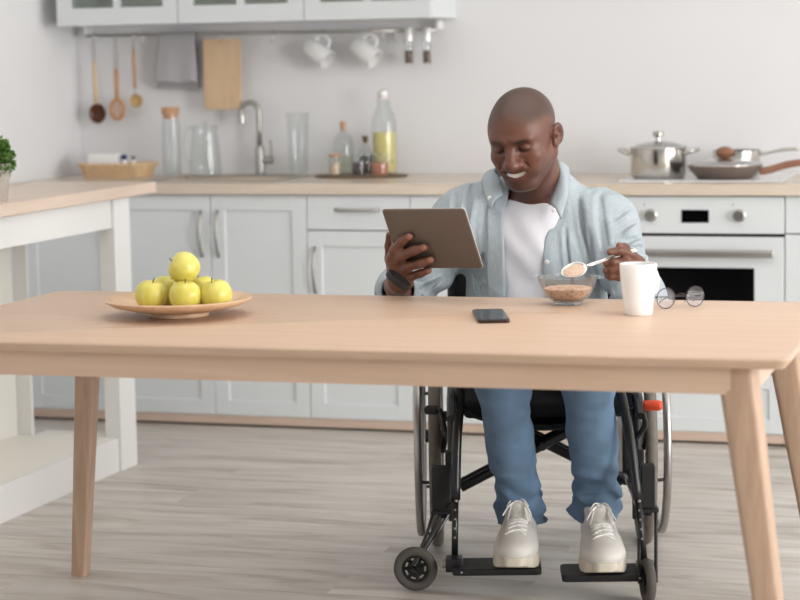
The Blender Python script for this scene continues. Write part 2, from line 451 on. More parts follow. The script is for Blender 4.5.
# ---------------------------------------------------------------- light
w = bpy.data.worlds.new('world'); scene.world = w; w.use_nodes = True
bg = w.node_tree.nodes['Background']; bg.inputs[0].default_value = (.93, .96, 1, 1); bg.inputs[1].default_value = .45
scene.cycles.transparent_max_bounces = 32
def area(name, loc, target, sx, sy, power, col=(1, 1, 1)):
    l = bpy.data.lights.new(name, 'AREA'); l.shape = 'RECTANGLE'; l.size = sx; l.size_y = sy; l.energy = power; l.color = col
    o = bpy.data.objects.new(name, l); COL.objects.link(o); o.location = loc
    o.rotation_euler = (Vector(target)-Vector(loc)).to_track_quat('-Z', 'Z').to_euler()
    return o
area('window_light', (XR-.05, 5.2, 1.4), (XR-1, 5.2, 1.36), 2.7, 2.05, 150, (1, .995, .985))
area('window_light', (XR-.05, 2.0, 1.4), (XR-1, 2.0, 1.36), 2.7, 2.05, 300, (1, .995, .985))
area('ceiling_light', (-1.2, 4.6, 2.66), (-1.2, 4.6, 0), 2.6, 2.6, 26, (1, .98, .96))
# ================================================================ small things
GM = MT['glass']
MT['light_wood'] = wood('pale_utensil_wood', (214, 186, 148), (226, 202, 168), (14, 14, 2), .5)
MT['amber_wood'] = wood('amber_utensil_wood', (190, 138, 92), (208, 160, 114), (14, 14, 2), .5)
MT['dark_wood'] = wood('dark_brown_wood', (82, 42, 24), (104, 56, 34), (8, 8, 3), .25)
MT['cork'] = plain('cork', (198, 154, 120), .8, noise=.15, nscale=120)
MT['string'] = plain('string', (150, 140, 126), .9)
MT['porcelain'] = plain('white_porcelain', (246, 246, 245), .22)
RY = 7.735      # rail axis
def onwall(x, y, Y=RY): return aY(x, y, Y)
rl, rr_ = onwall(86, 36), onwall(438, 30)
rail = thing('utensil_rail', 'long thin steel rail with white end brackets on the wall under the wall cabinet', 'rail', rl)
MB().cyl((0, 0, 0), tuple(rr_-rl), .0055, seg=12).build('bar', MT['steel'], rail, smooth=True)
for p in (Vector((0, 0, 0)), rr_-rl):
    MB().box((p.x-.007, p.y-.010, p.z+.004), (p.x+.007, YB-rl.y-.001, p.z+.036), .003, 2).build('bracket', MT['white'], rail)
def railz(x):
    t = (x-rl.x)/(rr_.x-rl.x); return rl.z+(rr_.z-rl.z)*t
def hook(px, label, drop=.05):
    x = onwall(px, 40).x; z = railz(x)
    h = thing('hook', label, 'hook', (x, RY, z))
    pts = [(0, .009, -.006), (0, .009, .002), (0, .006, .009), (0, 0, .0105), (0, -.007, .008), (0, -.0095, 0), (0, -.0095, -drop+.01), (0, -.012, -drop-.002), (0, -.018, -drop-.004), (0, -.0225, -drop+.004), (0, -.0235, -drop+.012)]
    mb = MB(); mb.tube(bez(pts, 4), .0017, 6)
    o = mb.build('wire', MT['steel'], h, smooth=True)
    # a one-piece thing: the wire itself is the hook
    o.parent = None; o.location = h.location; o.name = 'hook'
    tag(o, label, 'hook'); bpy.data.objects.remove(h)
    return Vector((x, RY-.018, z-drop-.004))
hs = {}
for px, lb in ((95, 'steel hook on the rail holding the dark brown ladle'), (117, 'steel hook on the rail holding the slotted wooden spoon'),
               (135, 'steel hook on the rail holding the small round spoon'), (143, 'empty steel hook between the small round spoon and the towel'),
               (222, 'steel hook on the rail holding the cutting board'), (273, 'empty steel hook between the cutting board and the hanging mugs'),
               (324, 'steel hook on the rail holding the left hanging mug'), (371, 'steel hook on the rail holding the right hanging mug'),
               (384, 'empty steel hook just right of the right hanging mug'), (397, 'empty steel hook just left of the hanging spice shakers')):
    hs[px] = hook(px, lb, .035 if px in (143, 273, 384, 397) else .022)
# --- hanging spoons
def hung(px, name, label, cat):
    p = hs[px]; return thing(name, label, cat, p), p
YU = -0.0
t, p = hung(95, 'ladle', 'dark brown ladle with pale wooden handle hanging first from left on the rail', 'ladle')
def zz(y): return onwall(100, y, RY-.018).z
MB().tube([(-.004, 0, zz(62)-p.z), (-.006, 0, zz(50)-p.z), (0, 0, .003), (.006, 0, zz(50)-p.z), (.004, 0, zz(62)-p.z)], .0015, 6).build('loop', MT['string'], t, smooth=True)
MB().tube([(0, 0, zz(60)-p.z), (.001, 0, zz(70)-p.z), (.003, 0, zz(90)-p.z), (.004, 0, zz(104)-p.z)], [.006, .0095, .010, .009], 12, flat=((1, 0, 0), 1, .55)).build('handle', MT['light_wood'], t, smooth=True)
lb_ = MB(); zc = zz(113.5)-p.z
prof = [(.001, -.012), (.020, -.011), (.033, -.004), (.038, .008), (.0365, .010), (.031, .000), (.018, -.006), (.001, -.0075)]
lb_.lathe(prof, 28, Matrix.Translation((.006, .012, zc)) @ Matrix.Rotation(PI/2, 4, 'X') @ Matrix.Rotation(0, 4, 'Z'), sx=.95, sy=1.04)
lb_.build('bowl', MT['dark_wood'], t, smooth=True)
t, p = hung(117, 'slotted_spoon', 'wooden spoon with oval slotted head hanging second from left on the rail', 'spoon')
MB().tube([(-.003, 0, zz(71)-p.z), (-.006, 0, zz(55)-p.z), (0, 0, .003), (.008, 0, zz(55)-p.z), (.004, 0, zz(71)-p.z)], .0013, 6).build('loop', MT['string'], t, smooth=True)
MB().tube([(0, 0, zz(69)-p.z), (0, 0, zz(80)-p.z), (0, 0, zz(101)-p.z)], [.008, .0095, .0085], 12, flat=((1, 0, 0), 1, .55)).build('handle', MT['amber_wood'], t, smooth=True)
sh = MB(); zc = zz(109.5)-p.z
ring = [(.027*math.cos(a), 0, zc+.038*math.sin(a)) for a in [2*PI*k/28 for k in range(28)]]
sh.tube([(x, y, z) for x, y, z in ring], .0075, 8, closed=True)
for sx_ in (-.008, .008): sh.box((sx_-.0035, -.002, zc-.034), (sx_+.0035, .002, zc+.034), .001, 1)
sh.build('head', MT['amber_wood'], t, smooth=True, angle=.7)
t, p = hung(135, 'small_spoon', 'small wooden spoon with round honey-coloured head hanging third from left', 'spoon')
MB().tube([(0, 0, zz(51)-p.z), (-.003, 0, zz(47)-p.z), (0, 0, .003), (.003, 0, zz(47)-p.z), (0, 0, zz(51)-p.z)], .0012, 6).build('loop', MT['string'], t, smooth=True)
MB().tube([(0, 0, zz(49.5)-p.z), (0, 0, zz(60)-p.z), (.001, 0, zz(88)-p.z)], [.006, .0075, .006], 10, flat=((1, 0, 0), 1, .6)).build('handle', MT['amber_wood'], t, smooth=True)
MB().cyl((.001, 0, zz(87.5)-p.z), (.003, .002, zz(96)-p.z), .003).build('neck', MT['steel'], t, smooth=True)
MB().lathe([(.001, -.010), (.018, -.008), (.026, 0), (.027, .004), (.024, .003), (.014, -.003), (.001, -.005)], 24,
           Matrix.Translation((.004, .006, zz(101)-p.z)) @ Matrix.Rotation(PI/2, 4, 'X')).build('bowl', plain('honey_wood', (196, 160, 104), .5, noise=.08, nscale=60), t, smooth=True)
# --- towel folded over the rail
tl, tr_ = onwall(160, 34), onwall(195.5, 34)
tw = MB(); rings = []
N = 26
def towel_sec(s):
    # closed cross-section (y,z) of a cloth folded over the rail; s runs along x (0..1)
    x0 = tl.x; x = tl.x+(tr_.x-tl.x)*s
    zt = railz(x)+.008
    zf = onwall(157, 84.5).z+.004*math.sin(s*9); zb_ = onwall(175, 89.5).z if s < .78 else onwall(175, 78).z
    out = []
    front = RY-.014; back = RY+.012
    for k in range(9):
        q = k/8; out.append((front-.006*math.sin(q*2.2)-.002*math.sin(s*17+q*3)*q, zt-.012-(zt-.012-zf)*q, q))
    return out
def strip(sideY, zbot, thick, flare, wave):
    mb_rings = []
    nx, nz = 18, 14
    g = []
    for i in range(nx+1):
        s = i/nx; col = []
        for k in range(nz+1):
            q = k/nz
            x = tl.x+(tr_.x-tl.x)*s+flare*(s-.75)*q
            z = railz(x)+.007-(railz(x)+.007-zbot(s))*q
            y = RY+sideY*min(1, .35+q*4)*.014+wave*math.sin(s*11+1.3)*q*(1 if sideY < 0 else .4)
            col.append((x, y, z))
        g.append(col)
    return g
def sheet(g, thick, name, mat, parent):
    mb = MB(); nx, nz = len(g), len(g[0])
    vs = [[mb.bm.verts.new(p) for p in c] for c in g]
    for i in range(nx-1):
        for k in range(nz-1): mb.bm.faces.new((vs[i][k], vs[i+1][k], vs[i+1][k+1], vs[i][k+1]))
    o = mb.build(name, mat, parent, smooth=True)
    md = o.modifiers.new('s', 'SOLIDIFY'); md.thickness = thick; md.offset = 0
    return o
MT['towel'] = plain('grey_cloth', (178, 176, 179), .95, bump=.4, bscale=900)
ga = strip(-1, lambda s: onwall(157, 83).z+.003*math.sin(s*8), .004, .035, .003)
gb = strip(1, lambda s: onwall(157, 88.5).z, .004, .035, .003)
gc = [list(reversed(a))+b for a, b in zip(ga, gb)]
tw_o = sheet(gc, .005, 'kitchen_towel', MT['towel'], None)
tag(tw_o, 'grey cloth towel folded over the rail left of the cutting board', 'towel')
# --- cutting board
bl = thing('cutting_board', 'rectangular wooden cutting board hanging on the rail hook', 'cutting board', hs[222])
b0, b1 = onwall(203.5, 39.5, RY-.018)-hs[222], onwall(241.5, 109, RY-.018)-hs[222]
mb = MB()
cx_ = 0
pts = rrect(b0.x, b1.x, b1.z, .006, .012)
hz = hs[222].z
outer = [(x, z) for x, z in pts]
# board with a hole: ring of faces between outline and hole
hole_c, hr, nn = (0, -.004), .007, len(pts)
def resample(pl, n):
    L = [0]
    for i in range(len(pl)): L.append(L[-1]+math.dist(pl[i], pl[(i+1) % len(pl)]))
    out = []
    for k in range(n):
        t_ = L[-1]*k/n
        for i in range(len(pl)):
            if L[i] <= t_ <= L[i+1]:
                f_ = (t_-L[i])/max(1e-9, L[i+1]-L[i]); a, b_ = pl[i], pl[(i+1) % len(pl)]
                out.append((a[0]+(b_[0]-a[0])*f_, a[1]+(b_[1]-a[1])*f_)); break
    return out
hole = []
for x, z in pts:
    a = math.atan2(z-hole_c[1], x-hole_c[0]); hole.append((hole_c[0]+hr*math.cos(a), hole_c[1]+hr*math.sin(a)))
th = .016
R4 = [[(x, -th/2, z) for x, z in pts], [(x, th/2, z) for x, z in pts], [(x, th/2, z) for x, z in hole], [(x, -th/2, z) for x, z in hole], [(x, -th/2, z) for x, z in pts]]
mb.ring_loft(R4, False, False); bmesh.ops.remove_doubles(mb.bm, verts=mb.bm.verts[:], dist=1e-6)
MT['board'] = wood('board_wood', (204, 172, 136), (222, 194, 160), (9, 9, 1), .5, contrast=(.3, .7))
bo = mb.build('plank', MT['board'], bl); bo.parent = None; bo.location = hs[222]; bo.name = 'cutting_board'
tag(bo, bl['label'], 'cutting board'); bpy.data.objects.remove(bl)
# --- hanging mugs
def hanging_mug(px, label):
    p = hs[px]; t = thing('mug', label, 'mug', p, 0, 'white mugs hanging on the rail')
    # axis of the cup from base (upper left) to rim (lower right)
    a = Vector((.083, -.012, -.058)).normalized()
    base = Vector((-.060, 0, -.022)); L = .104
    z = a; x = Vector((0, 1, 0)).cross(z).normalized()*-1; y = z.cross(x)
    Mx = Matrix(((x.x, y.x, z.x, base.x), (x.y, y.y, z.y, base.y), (x.z, y.z, z.z, base.z), (0, 0, 0, 1)))
    MB().lathe([(.001, 0), (.027, 0), (.030, .003), (.036, L*.5), (.039, L), (.036, L), (.033, L*.5), (.027, .007), (.001, .006)], 28, Mx).build('cup', MT['porcelain'], t, smooth=True, angle=.9)
    # handle in the plane of the axis, on the side towards the hook
    s = 1 if (Mx.to_3x3() @ Vector((1, 0, 0))).z > 0 else -1
    hp = [(s*.033, 0, .018), (s*.055, 0, .020), (s*.068, 0, .042), (s*.062, 0, .068), (s*.037, 0, .076)]
    MB().tube([Mx @ Vector(q) for q in bez(hp, 5)], .0055, 8).build('handle', MT['porcelain'], t, smooth=True)
    return t
hanging_mug(324, 'white mug hanging tilted on the rail, the one nearer the cutting board')
hanging_mug(371, 'white mug hanging tilted on the rail, the one nearer the spice shakers')
# --- spice shakers
def shaker_jar(px, label):
    a = onwall(px, 27.5); b_ = onwall(px, 64.5); h = a.z-b_.z
    t = thing('spice_shaker', label, 'spice shaker', (a.x, RY-.020, b_.z), 0, 'spice shakers hanging on the rail')
    MB().lathe([(.001, .001), (.0155, .001), (.0165, .004), (.0165, h*.66), (.015, h*.66), (.015, .005), (.001, .003)], 20).build('jar', GM, t, smooth=True, angle=.8)
    MB().lathe([(.001, h*.63), (.0175, h*.63), (.0175, h-.003), (.0155, h), (.001, h)], 20).build('cap', plain('bright_cap_metal', (232, 232, 230), .35, .5), t, smooth=True, angle=.6)
    MB().lathe([(.001, .0055), (.0145, .0055), (.0145, h*.38), (.001, h*.38)], 20).build('spice', plain('ground_pepper', (104, 84, 74), .9, noise=.5, nscale=260), t, smooth=True, angle=.6)
    MB().tube([(0, .004, h-.006), (0, .030, h-.004), (0, .030, h-.022)], .002, 6).build('clip', MT['steel'], t)
shaker_jar(410, 'spice shaker with steel cap hanging on the rail, left of the two')
shaker_jar(428, 'spice shaker with steel cap hanging at the right end of the rail')

# --- things on the worktop
def onct(x, Y=7.62, z=ZT): q = aY(x, 178, Y); return Vector((q.x, Y, z))
def hgt(x, y, Y): return aY(x, y, Y).z-ZT
def liquid(prof, parent, mat, name='liquid'): return MB().lathe(prof, 28).build(name, mat, parent, smooth=True, angle=.8)
# corked bottle by the basket
Yb = 7.62; p = onct(172.5, Yb); h = hgt(172, 107, Yb); hc = hgt(172, 114.5, Yb)
t = thing('glass_bottle', 'tall clear glass canister with wide cork stopper between basket and glass pitcher', 'bottle', p)
MB().lathe([(.001, .001), (.034, .001), (.036, .005), (.036, hc-.045), (.031, hc-.018), (.031, hc-.002), (.0285, hc-.002), (.0285, hc-.018), (.0335, hc-.046), (.0335, .008), (.001, .006)], 32).build('jar', GM, t, smooth=True, angle=.9)
MB().lathe([(.001, hc-.016), (.028, hc-.016), (.028, hc-.001), (.034, hc-.001), (.035, h-.003), (.033, h), (.001, h)], 28).build('stopper', MT['cork'], t, smooth=True, angle=.6)
# pitcher
p = onct(206, 7.60); h = hgt(206, 126, 7.6)
t = thing('glass_pitcher', 'clear glass pitcher with side handle standing left of the faucet', 'pitcher', p)
MB().lathe([(.001, .001), (.058, .001), (.063, .008), (.061, .05), (.053, h*.72), (.048, h*.9), (.053, h), (.0505, h), (.0455, h*.9), (.0505, h*.72), (.058, .05), (.0595, .012), (.001, .008)], 36).build('jug', GM, t, smooth=True, angle=.9)
MB().tube(bez([(-.05, 0, h*.93), (-.072, 0, h*.95), (-.088, 0, h*.75), (-.084, 0, h*.4), (-.060, 0, h*.25)], 6), .0055, 8).build('handle', GM, t, smooth=True)
MB().lathe([(.001, h+.004), (.046, h+.003), (.050, h), (.050, h-.004), (.001, h-.001)], 28).build('lid', GM, t, smooth=True, angle=.9)
MB().ball((0, 0, h+.010), .009, 12).build('knob', GM, t, smooth=True)
# faucet
p = onct(260.5, 7.71); H_ = hgt(251, 102.5, 7.71); tip = aY(241.5, 122, 7.71)-p
t = thing('faucet', 'tall gooseneck steel faucet behind the sink', 'faucet', p)
MB().lathe([(.001, 0), (.024, 0), (.024, .004), (.019, .008), (.018, .10), (.014, .112), (.001, .112)], 24).build('base', MT['satin'], t, **SM)
r_ = abs(tip.x)/2
arc = [(0, 0, .10), (0, 0, H_-r_-.06), (0, 0, H_-r_)]+[(-r_+r_*math.cos(a), 0, H_-r_+r_*math.sin(a)) for a in [PI*k/12 for k in range(1, 12)]]+[(tip.x, 0, H_-r_), (tip.x+.002, 0, tip.z)]
arc = [(x, y-.03*abs(x), z) for x, y, z in arc]
MB().tube(arc, .010, 12).build('spout', MT['satin'], t, smooth=True)
MB().lathe([(.001, 0), (.0125, 0), (.0125, .03), (.001, .03)], 16, Matrix.Translation((tip.x+.002, -.03*abs(tip.x), tip.z-.004))).build('aerator', MT['steel'], t, **SM)
lv = MB(); lv.cyl((0, 0, .058), (.052, 0, .058), .014, .016, 14); lv.tube([(.048, 0, .060), (.046, 0, .10), (.044, 0, .135)], [.005, .0045, .004], 8)
lv.build('lever', MT['satin'], t, **SM)
# tall glass vase
p = onct(299, 7.62); h = hgt(299, 113, 7.62)
vs_ = MB().lathe([(.001, .001), (.034, .001), (.036, .006), (.038, h*.6), (.041, h-.01), (.047, h), (.044, h), (.038, h-.012), (.035, h*.6), (.033, .02), (.001, .016)], 32)
tag(vs_.build('glass_vase', GM, None, smooth=True, angle=.9), 'tall clear glass vase with flared rim right of the faucet', 'vase').location = p
# tray with bottles
p = onct(361, 7.60); wT = (onct(407, 7.6).x-onct(315, 7.6).x)/2
tr = MB(); tr.lathe([(.001, .001), (wT-.006, .001), (wT, .006), (wT, .008), (wT-.004, .008), (wT-.008, .005), (.001, .005)], 48, sy=.62)
tag(tr.build('serving_tray', plain('dark_walnut', (128, 104, 84), .5), None, smooth=True, angle=.7), 'thin oval dark tray under the group of bottles and jars', 'tray').location = p
ZTR = ZT+.0055
def bp(x, Y): q = onct(x, Y); q.z = ZTR; return q
def bh(x, y, Y): return aY(x, y, Y).z-ZTR
MT['oil'] = thin_glass('yellow_oil', (.92, .80, .30), 1.4, .05)
MT['oil2'] = plain('oil_yellow', (230, 214, 140), .25)
# swing-top bottle
p = bp(385, 7.66); h = bh(385, 90, 7.66); hb_ = bh(385, 132, 7.66)
t = thing('swing_top_bottle', 'tall swing-top glass bottle filled with yellow oil, tallest on the tray', 'bottle', p)
hs_ = h*.60
MB().lathe([(.001, 0), (.044, 0), (.046, .004), (.046, hs_), (.040, hs_+.03), (.020, hs_+.075), (.0165, h-.035), (.018, h-.028), (.0145, h-.028), (.014, h-.035), (.018, hs_+.074), (.037, hs_+.03), (.0435, hs_), (.0435, .008), (.001, .006)], 32).build('bottle_body', GM, t, smooth=True, angle=.9)
liquid([(.001, .0065), (.0425, .0085), (.0425, hb_), (.001, hb_)], t, MT['oil2'], 'oil')
MB().lathe([(.001, h-.030), (.016, h-.030), (.018, h-.022), (.016, h-.006), (.010, h), (.001, h)], 20).build('stopper', MT['porcelain'], t, **SM)
MB().tube([(-.019, 0, h-.055), (-.024, 0, h-.03), (-.016, 0, h-.003), (0, 0, h+.002), (.016, 0, h-.003), (.024, 0, h-.03), (.019, 0, h-.055)], .0018, 6).build('wire', MT['steel'], t, smooth=True)
MB().lathe([(.0165, h-.024), (.0195, h-.023), (.0165, h-.020)], 16).build('gasket', plain('red_rubber', (190, 90, 70), .6), t, smooth=True)
for k in range(4):
    MB().tube([(.025+.004*k, -.02+.01*k, .01), (.033-.006*k, -.022+.01*k, .05), (.030, -.015+.01*k, .095)], [.003, .005, .002], 6).build('herb_sprig', plain('herb_green', (104, 132, 60), .7), t, smooth=True)
# round bottle with cork
p = bp(344, 7.64); h = bh(344, 121.5, 7.64); R_ = .039
t = thing('round_bottle', 'round-shouldered clear bottle with cork at the back left of the tray', 'bottle', p)
hh = h-.02
MB().lathe([(.001, 0), (.033, 0), (.037, .006), (R_, .06), (R_, hh*.62), (.034, hh*.76), (.018, hh*.88), (.011, hh*.93), (.012, hh), (.0095, hh), (.0088, hh*.93), (.016, hh*.86), (.032, hh*.75), (.0365, hh*.62), (.0365, .06), (.034, .008), (.001, .006)], 32).build('bottle_body', GM, t, smooth=True, angle=.9)
liquid([(.001, .007), (.0335, .0085), (.0355, .06), (.0355, h*.36), (.001, h*.36)], t, thin_glass('pale_vinegar', (.90, .91, .84), 1.33, .05), 'vinegar')
MB().lathe([(.001, hh-.016), (.009, hh-.016), (.012, h), (.001, h)], 16).build('cork', MT['cork'], t, **SM)
# dark bottle with cork
p = bp(366, 7.63); h = bh(366, 136, 7.63)
t = thing('dark_bottle', 'small clear bottle of dark vinegar with cork, between the taller bottles', 'bottle', p)
MB().lathe([(.001, 0), (.026, 0), (.028, .005), (.028, h*.52), (.022, h*.64), (.010, h*.76), (.010, h*.90), (.008, h*.90), (.008, h*.76), (.019, h*.63), (.0255, h*.52), (.0255, .008), (.001, .006)], 24).build('bottle_body', GM, t, smooth=True, angle=.9)
liquid([(.001, .007), (.0248, .0085), (.0248, h*.50), (.001, h*.50)], t, plain('dark_vinegar', (44, 46, 44), .2), 'vinegar')
MB().lathe([(.001, h*.82), (.0075, h*.82), (.011, h*.90), (.012, h), (.001, h)], 14).build('cork', plain('dark_cork', (104, 88, 60), .8), t, **SM)
# small jars
def spice_jar(px, Y, ytop, r, lidm, fill, label, filln, lidk='lid', lw=1.0):
    p = bp(px, Y); h = bh(px, ytop, Y)
    t = thing('spice_jar', label, 'jar', p)
    MB().lathe([(.001, 0), (r-.002, 0), (r, .004), (r, h*.74), (r*.86, h*.84), (r*.86, h*.9), (r*.78, h*.9), (r*.78, h*.84), (r-.0035, h*.73), (r-.0035, .007), (.001, .005)], 26).build('jar', GM, t, smooth=True, angle=.9)
    liquid([(.001, .006), (r-.0042, .0075), (r-.0042, h*.58), (.001, h*.60)], t, fill, filln)
    MB().lathe([(.001, h*.86), (r*.76*lw, h*.86), (r*.98*lw, h*.9), (r*.98*lw, h-.002), (r*.9*lw, h), (.001, h)], 24).build(lidk, lidm, t, **SM)
spice_jar(335.5, 7.55, 154, .025, MT['cork'], plain('dried_spice', (222, 196, 168), .8, noise=.35, nscale=120), 'small glass jar with reddish cork lid, leftmost on the tray', 'spice', 'stopper')
spice_jar(359.5, 7.54, 152, .029, MT['glass'], plain('dark_berries', (78, 62, 66), .5, noise=.5, nscale=150), 'glass jar of dark berries with glass lid, middle of the tray front', 'berries')
spice_jar(380, 7.54, 152.5, .036, MT['glass'], plain('red_spice', (186, 120, 96), .7, noise=.35, nscale=120), 'wide glass jar of red-orange spice with glass lid, in front of the oil bottle', 'spice')
# basket
p = onct(118.5, 7.58); w2 = (onct(150, 7.5).x-onct(87.5, 7.5).x)/2; hb = hgt(118, 163.5, 7.5)
t = thing('wicker_basket', 'low woven straw basket on the worktop in the back left corner', 'basket', p)
MT['straw'] = plain('straw', (226, 194, 154), .8, noise=.14, nscale=90)
def basket_part(z0, z1, grow0, grow1, off, rr=.005):
    mb = MB(); rows = int(round((z1-z0)/.009))
    for k in range(rows+1):
        q = k/max(1, rows); z = z0+(z1-z0)*q; g = grow0+(grow1-grow0)*q
        pl = resample(rrect(-w2-g, w2+g, -.075-g, .075+g, .03), 72)
        pts = []
        for i, (x, y) in enumerate(pl):
            s = .0022*(1 if (i//2+k) % 2 else -1)
            nx, ny = x/math.hypot(x, y), y/math.hypot(x, y); pts.append((x+nx*s, y+ny*s, z))
        mb.tube(pts, rr, 6, closed=True)
    return mb
basket_part(.005, hb-.012, -.01, .002, 0).build('wall', MT['straw'], t, smooth=True)
MB().prism(resample(rrect(-w2+.008, w2-.008, -.067, .067, .025), 40), .001, .006).build('bottom', MT['straw'], t)
basket_part(hb-.006, hb-.002, .006, .008, 0, .006).build('rim', MT['straw'], t, smooth=True)
bx0, bx1 = onct(92, 7.58).x-p.x, onct(121, 7.58).x-p.x
o = MB().box((bx0+p.x, 7.545, ZT+.0065), (bx1+p.x, 7.605, ZT+hgt(106, 153.5, 7.58)), .003, 2).build('white_box', MT['porcelain'])
o.name = 'paper_box'; tag(o, 'white paper box lying in the straw basket', 'box')
q = onct(125.5, 7.58)
t = thing('jar_with_blue_lid', 'small jar with dark blue lid standing in the straw basket', 'jar', (q.x, 7.575, ZT+.0065))
hq = hgt(125, 154.5, 7.58)-.0065
MB().lathe([(.001, 0), (.010, 0), (.0105, .003), (.0105, hq-.020), (.001, hq-.020)], 18).build('jar', MT['porcelain'], t, **SM)
MB().lathe([(.001, hq-.0198), (.0115, hq-.0198), (.0115, hq-.002), (.0095, hq), (.001, hq)], 18).build('lid', plain('navy_plastic', (22, 46, 112), .35), t, **SM)
q = onct(134.5, 7.58)
t = thing('small_bottle', 'tiny bottle with dark grey cap in the straw basket, rightmost item', 'bottle', (q.x, 7.575, ZT+.0065))
MB().lathe([(.001, 0), (.007, 0), (.0075, .002), (.0075, hq-.02), (.001, hq-.02)], 14).build('bottle_body', MT['porcelain'], t, **SM)
MB().lathe([(.001, hq-.0198), (.0075, hq-.0198), (.0075, hq-.006), (.001, hq-.006)], 14).build('cap', plain('slate_plastic', (84, 96, 108), .5), t, **SM)

# --- pots on the cooktop
ZH = ZT+.006
def onhob(x, Y): q = aY(x, 178, Y); return Vector((q.x, Y, ZH))
MT['pot'] = plain('pot_steel', (206, 203, 198), .16, 1)
MT['lidglass'] = thin_glass('lid_glass', (.90, .92, .92), 1.5, .2, 3)
Yp = 7.47; p = onhob(658.5, Yp)
r = (onhob(686, Yp).x-onhob(631, Yp).x)/2; hp_ = aY(658, 148, Yp).z-ZH
t = thing('cooking_pot', 'steel cooking pot with glass lid and two side handles on the left of the cooktop', 'pot', p)
MB().lathe([(.001, 0), (r-.012, 0), (r-.003, .006), (r, .015), (r, hp_-.003), (r+.003, hp_), (r-.002, hp_), (r-.003, .014), (r-.014, .005), (.001, .004)], 48).build('pan', MT['pot'], t, smooth=True, angle=.7)
lid = MB(); lid.lathe([(r+.003, hp_+.0005), (r+.004, hp_+.004), (r, hp_+.006), (r-.004, hp_+.003)], 48)
ld = lid.build('lid_rim', MT['pot'], t, smooth=True)
MB().lathe([(r-.001, hp_+.004), (r*.8, hp_+.013), (r*.45, hp_+.022), (.012, hp_+.026), (.001, hp_+.026), (.001, hp_+.023), (.012, hp_+.023), (r*.45, hp_+.019), (r*.8, hp_+.010), (r-.001, hp_+.002)], 40).build('lid', MT['lidglass'], t, smooth=True)
hk = aY(657, 131, Yp).z-ZH
MB().lathe([(.001, hp_+.026), (.009, hp_+.026), (.009, hk-.022), (.019, hk-.018), (.020, hk-.004), (.016, hk), (.001, hk)], 24).build('lid_knob', MT['pot'], t, **SM)
for s in (-1, 1):
    pts = bez([(s*(r-.002), -.036, hp_-.020), (s*(r+.024), -.034, hp_-.010), (s*(r+.040), -.012, hp_-.006), (s*(r+.040), .012, hp_-.006), (s*(r+.024), .034, hp_-.010), (s*(r-.002), .036, hp_-.020)], 5)
    MB().tube(pts, .0072, 8).build('handle', MT['pot'], t, smooth=True)
# frying pan in front
Yf = 7.40; zt_ = aY(725, 165, Yf).z-ZH; p = onhob(725, Yf)
rt = (onhob(762, Yf).x-onhob(688, Yf).x)/2
t = thing('frying_pan', 'grey-brown frying pan with wooden handle and glass lid at the front of the cooktop', 'frying pan', p)
MB().lathe([(.001, 0), (rt*.70, 0), (rt*.76, .004), (rt*.93, zt_*.6), (rt, zt_-.003), (rt+.001, zt_), (rt-.004, zt_), (rt*.90, zt_*.6), (rt*.73, .008), (.001, .005)], 48).build('pan', plain('granite_coating', (122, 108, 100), .4, noise=.3, nscale=350, metal=.3), t, smooth=True, angle=.8)
MB().lathe([(rt+.001, zt_+.0005), (rt+.002, zt_+.004), (rt-.003, zt_+.006), (rt-.006, zt_+.002)], 48).build('lid_rim', MT['pot'], t, smooth=True)
MB().lathe([(rt-.003, zt_+.003), (rt*.8, zt_+.013), (rt*.4, zt_+.021), (.001, zt_+.023), (.001, zt_+.020), (rt*.4, zt_+.018), (rt*.8, zt_+.010), (rt-.003, zt_+.001)], 40).build('lid', MT['lidglass'], t, smooth=True)
kx = aY(724.5, 160, Yf).x-p.x
MB().lathe([(.001, zt_+.022), (.012, zt_+.022), (.026, zt_+.030), (.033, zt_+.042), (.026, zt_+.056), (.010, zt_+.063), (.001, zt_+.064)], 20, sy=.6).build('lid_knob', plain('brown_wood_knob', (140, 96, 72), .45), t, **SM)
hx0 = rt-.008
MB().tube(bez([(hx0, -.004, zt_*.55), (hx0+.03, -.006, zt_*.62), (hx0+.10, -.012, zt_*1.05), (hx0+.17, -.018, zt_*1.25), (hx0+.20, -.02, zt_*1.2)], 5), [.013]*5+[.0125]*6+[.012]*5+[.010]*5, 12, flat=((0, 0, 1), 1, .75)).build('handle', MT['amber_wood'] if False else wood('pan_handle_wood', (148, 106, 84), (168, 124, 100), (4, 14, 14), .45), t, smooth=True)
# saucepan at the back
Ys = 7.62; p = onhob(742, Ys); r = (onhob(760, Ys).x-onhob(713, Ys).x)/2; p = Vector((onhob(736.5, Ys).x, Ys, ZH)); hp_ = aY(738, 150, Ys).z-ZH
t = thing('saucepan', 'small steel saucepan with long steel handle at the back right of the cooktop', 'saucepan', p)
MB().lathe([(.001, 0), (r-.010, 0), (r-.002, .006), (r, .014), (r, hp_-.003), (r+.003, hp_), (r-.002, hp_), (r-.003, .014), (r-.012, .005), (.001, .004)], 40).build('pan', MT['pot'], t, smooth=True, angle=.7)
MB().tube(bez([(r-.002, 0, hp_-.012), (r+.02, -.002, hp_-.012), (r+.08, -.008, hp_+.000), (r+.135, -.012, hp_+.004)], 5), [.007]*5+[.0055]*5+[.007]*6, 10, flat=((0, 0, 1), 1, 1.2)).build('handle', MT['pot'], t, smooth=True)
MB().cyl((r*.1, 0, hp_*.98), (r*.1, 0, hp_), .002).build('rivet', MT['pot'], t) if False else None

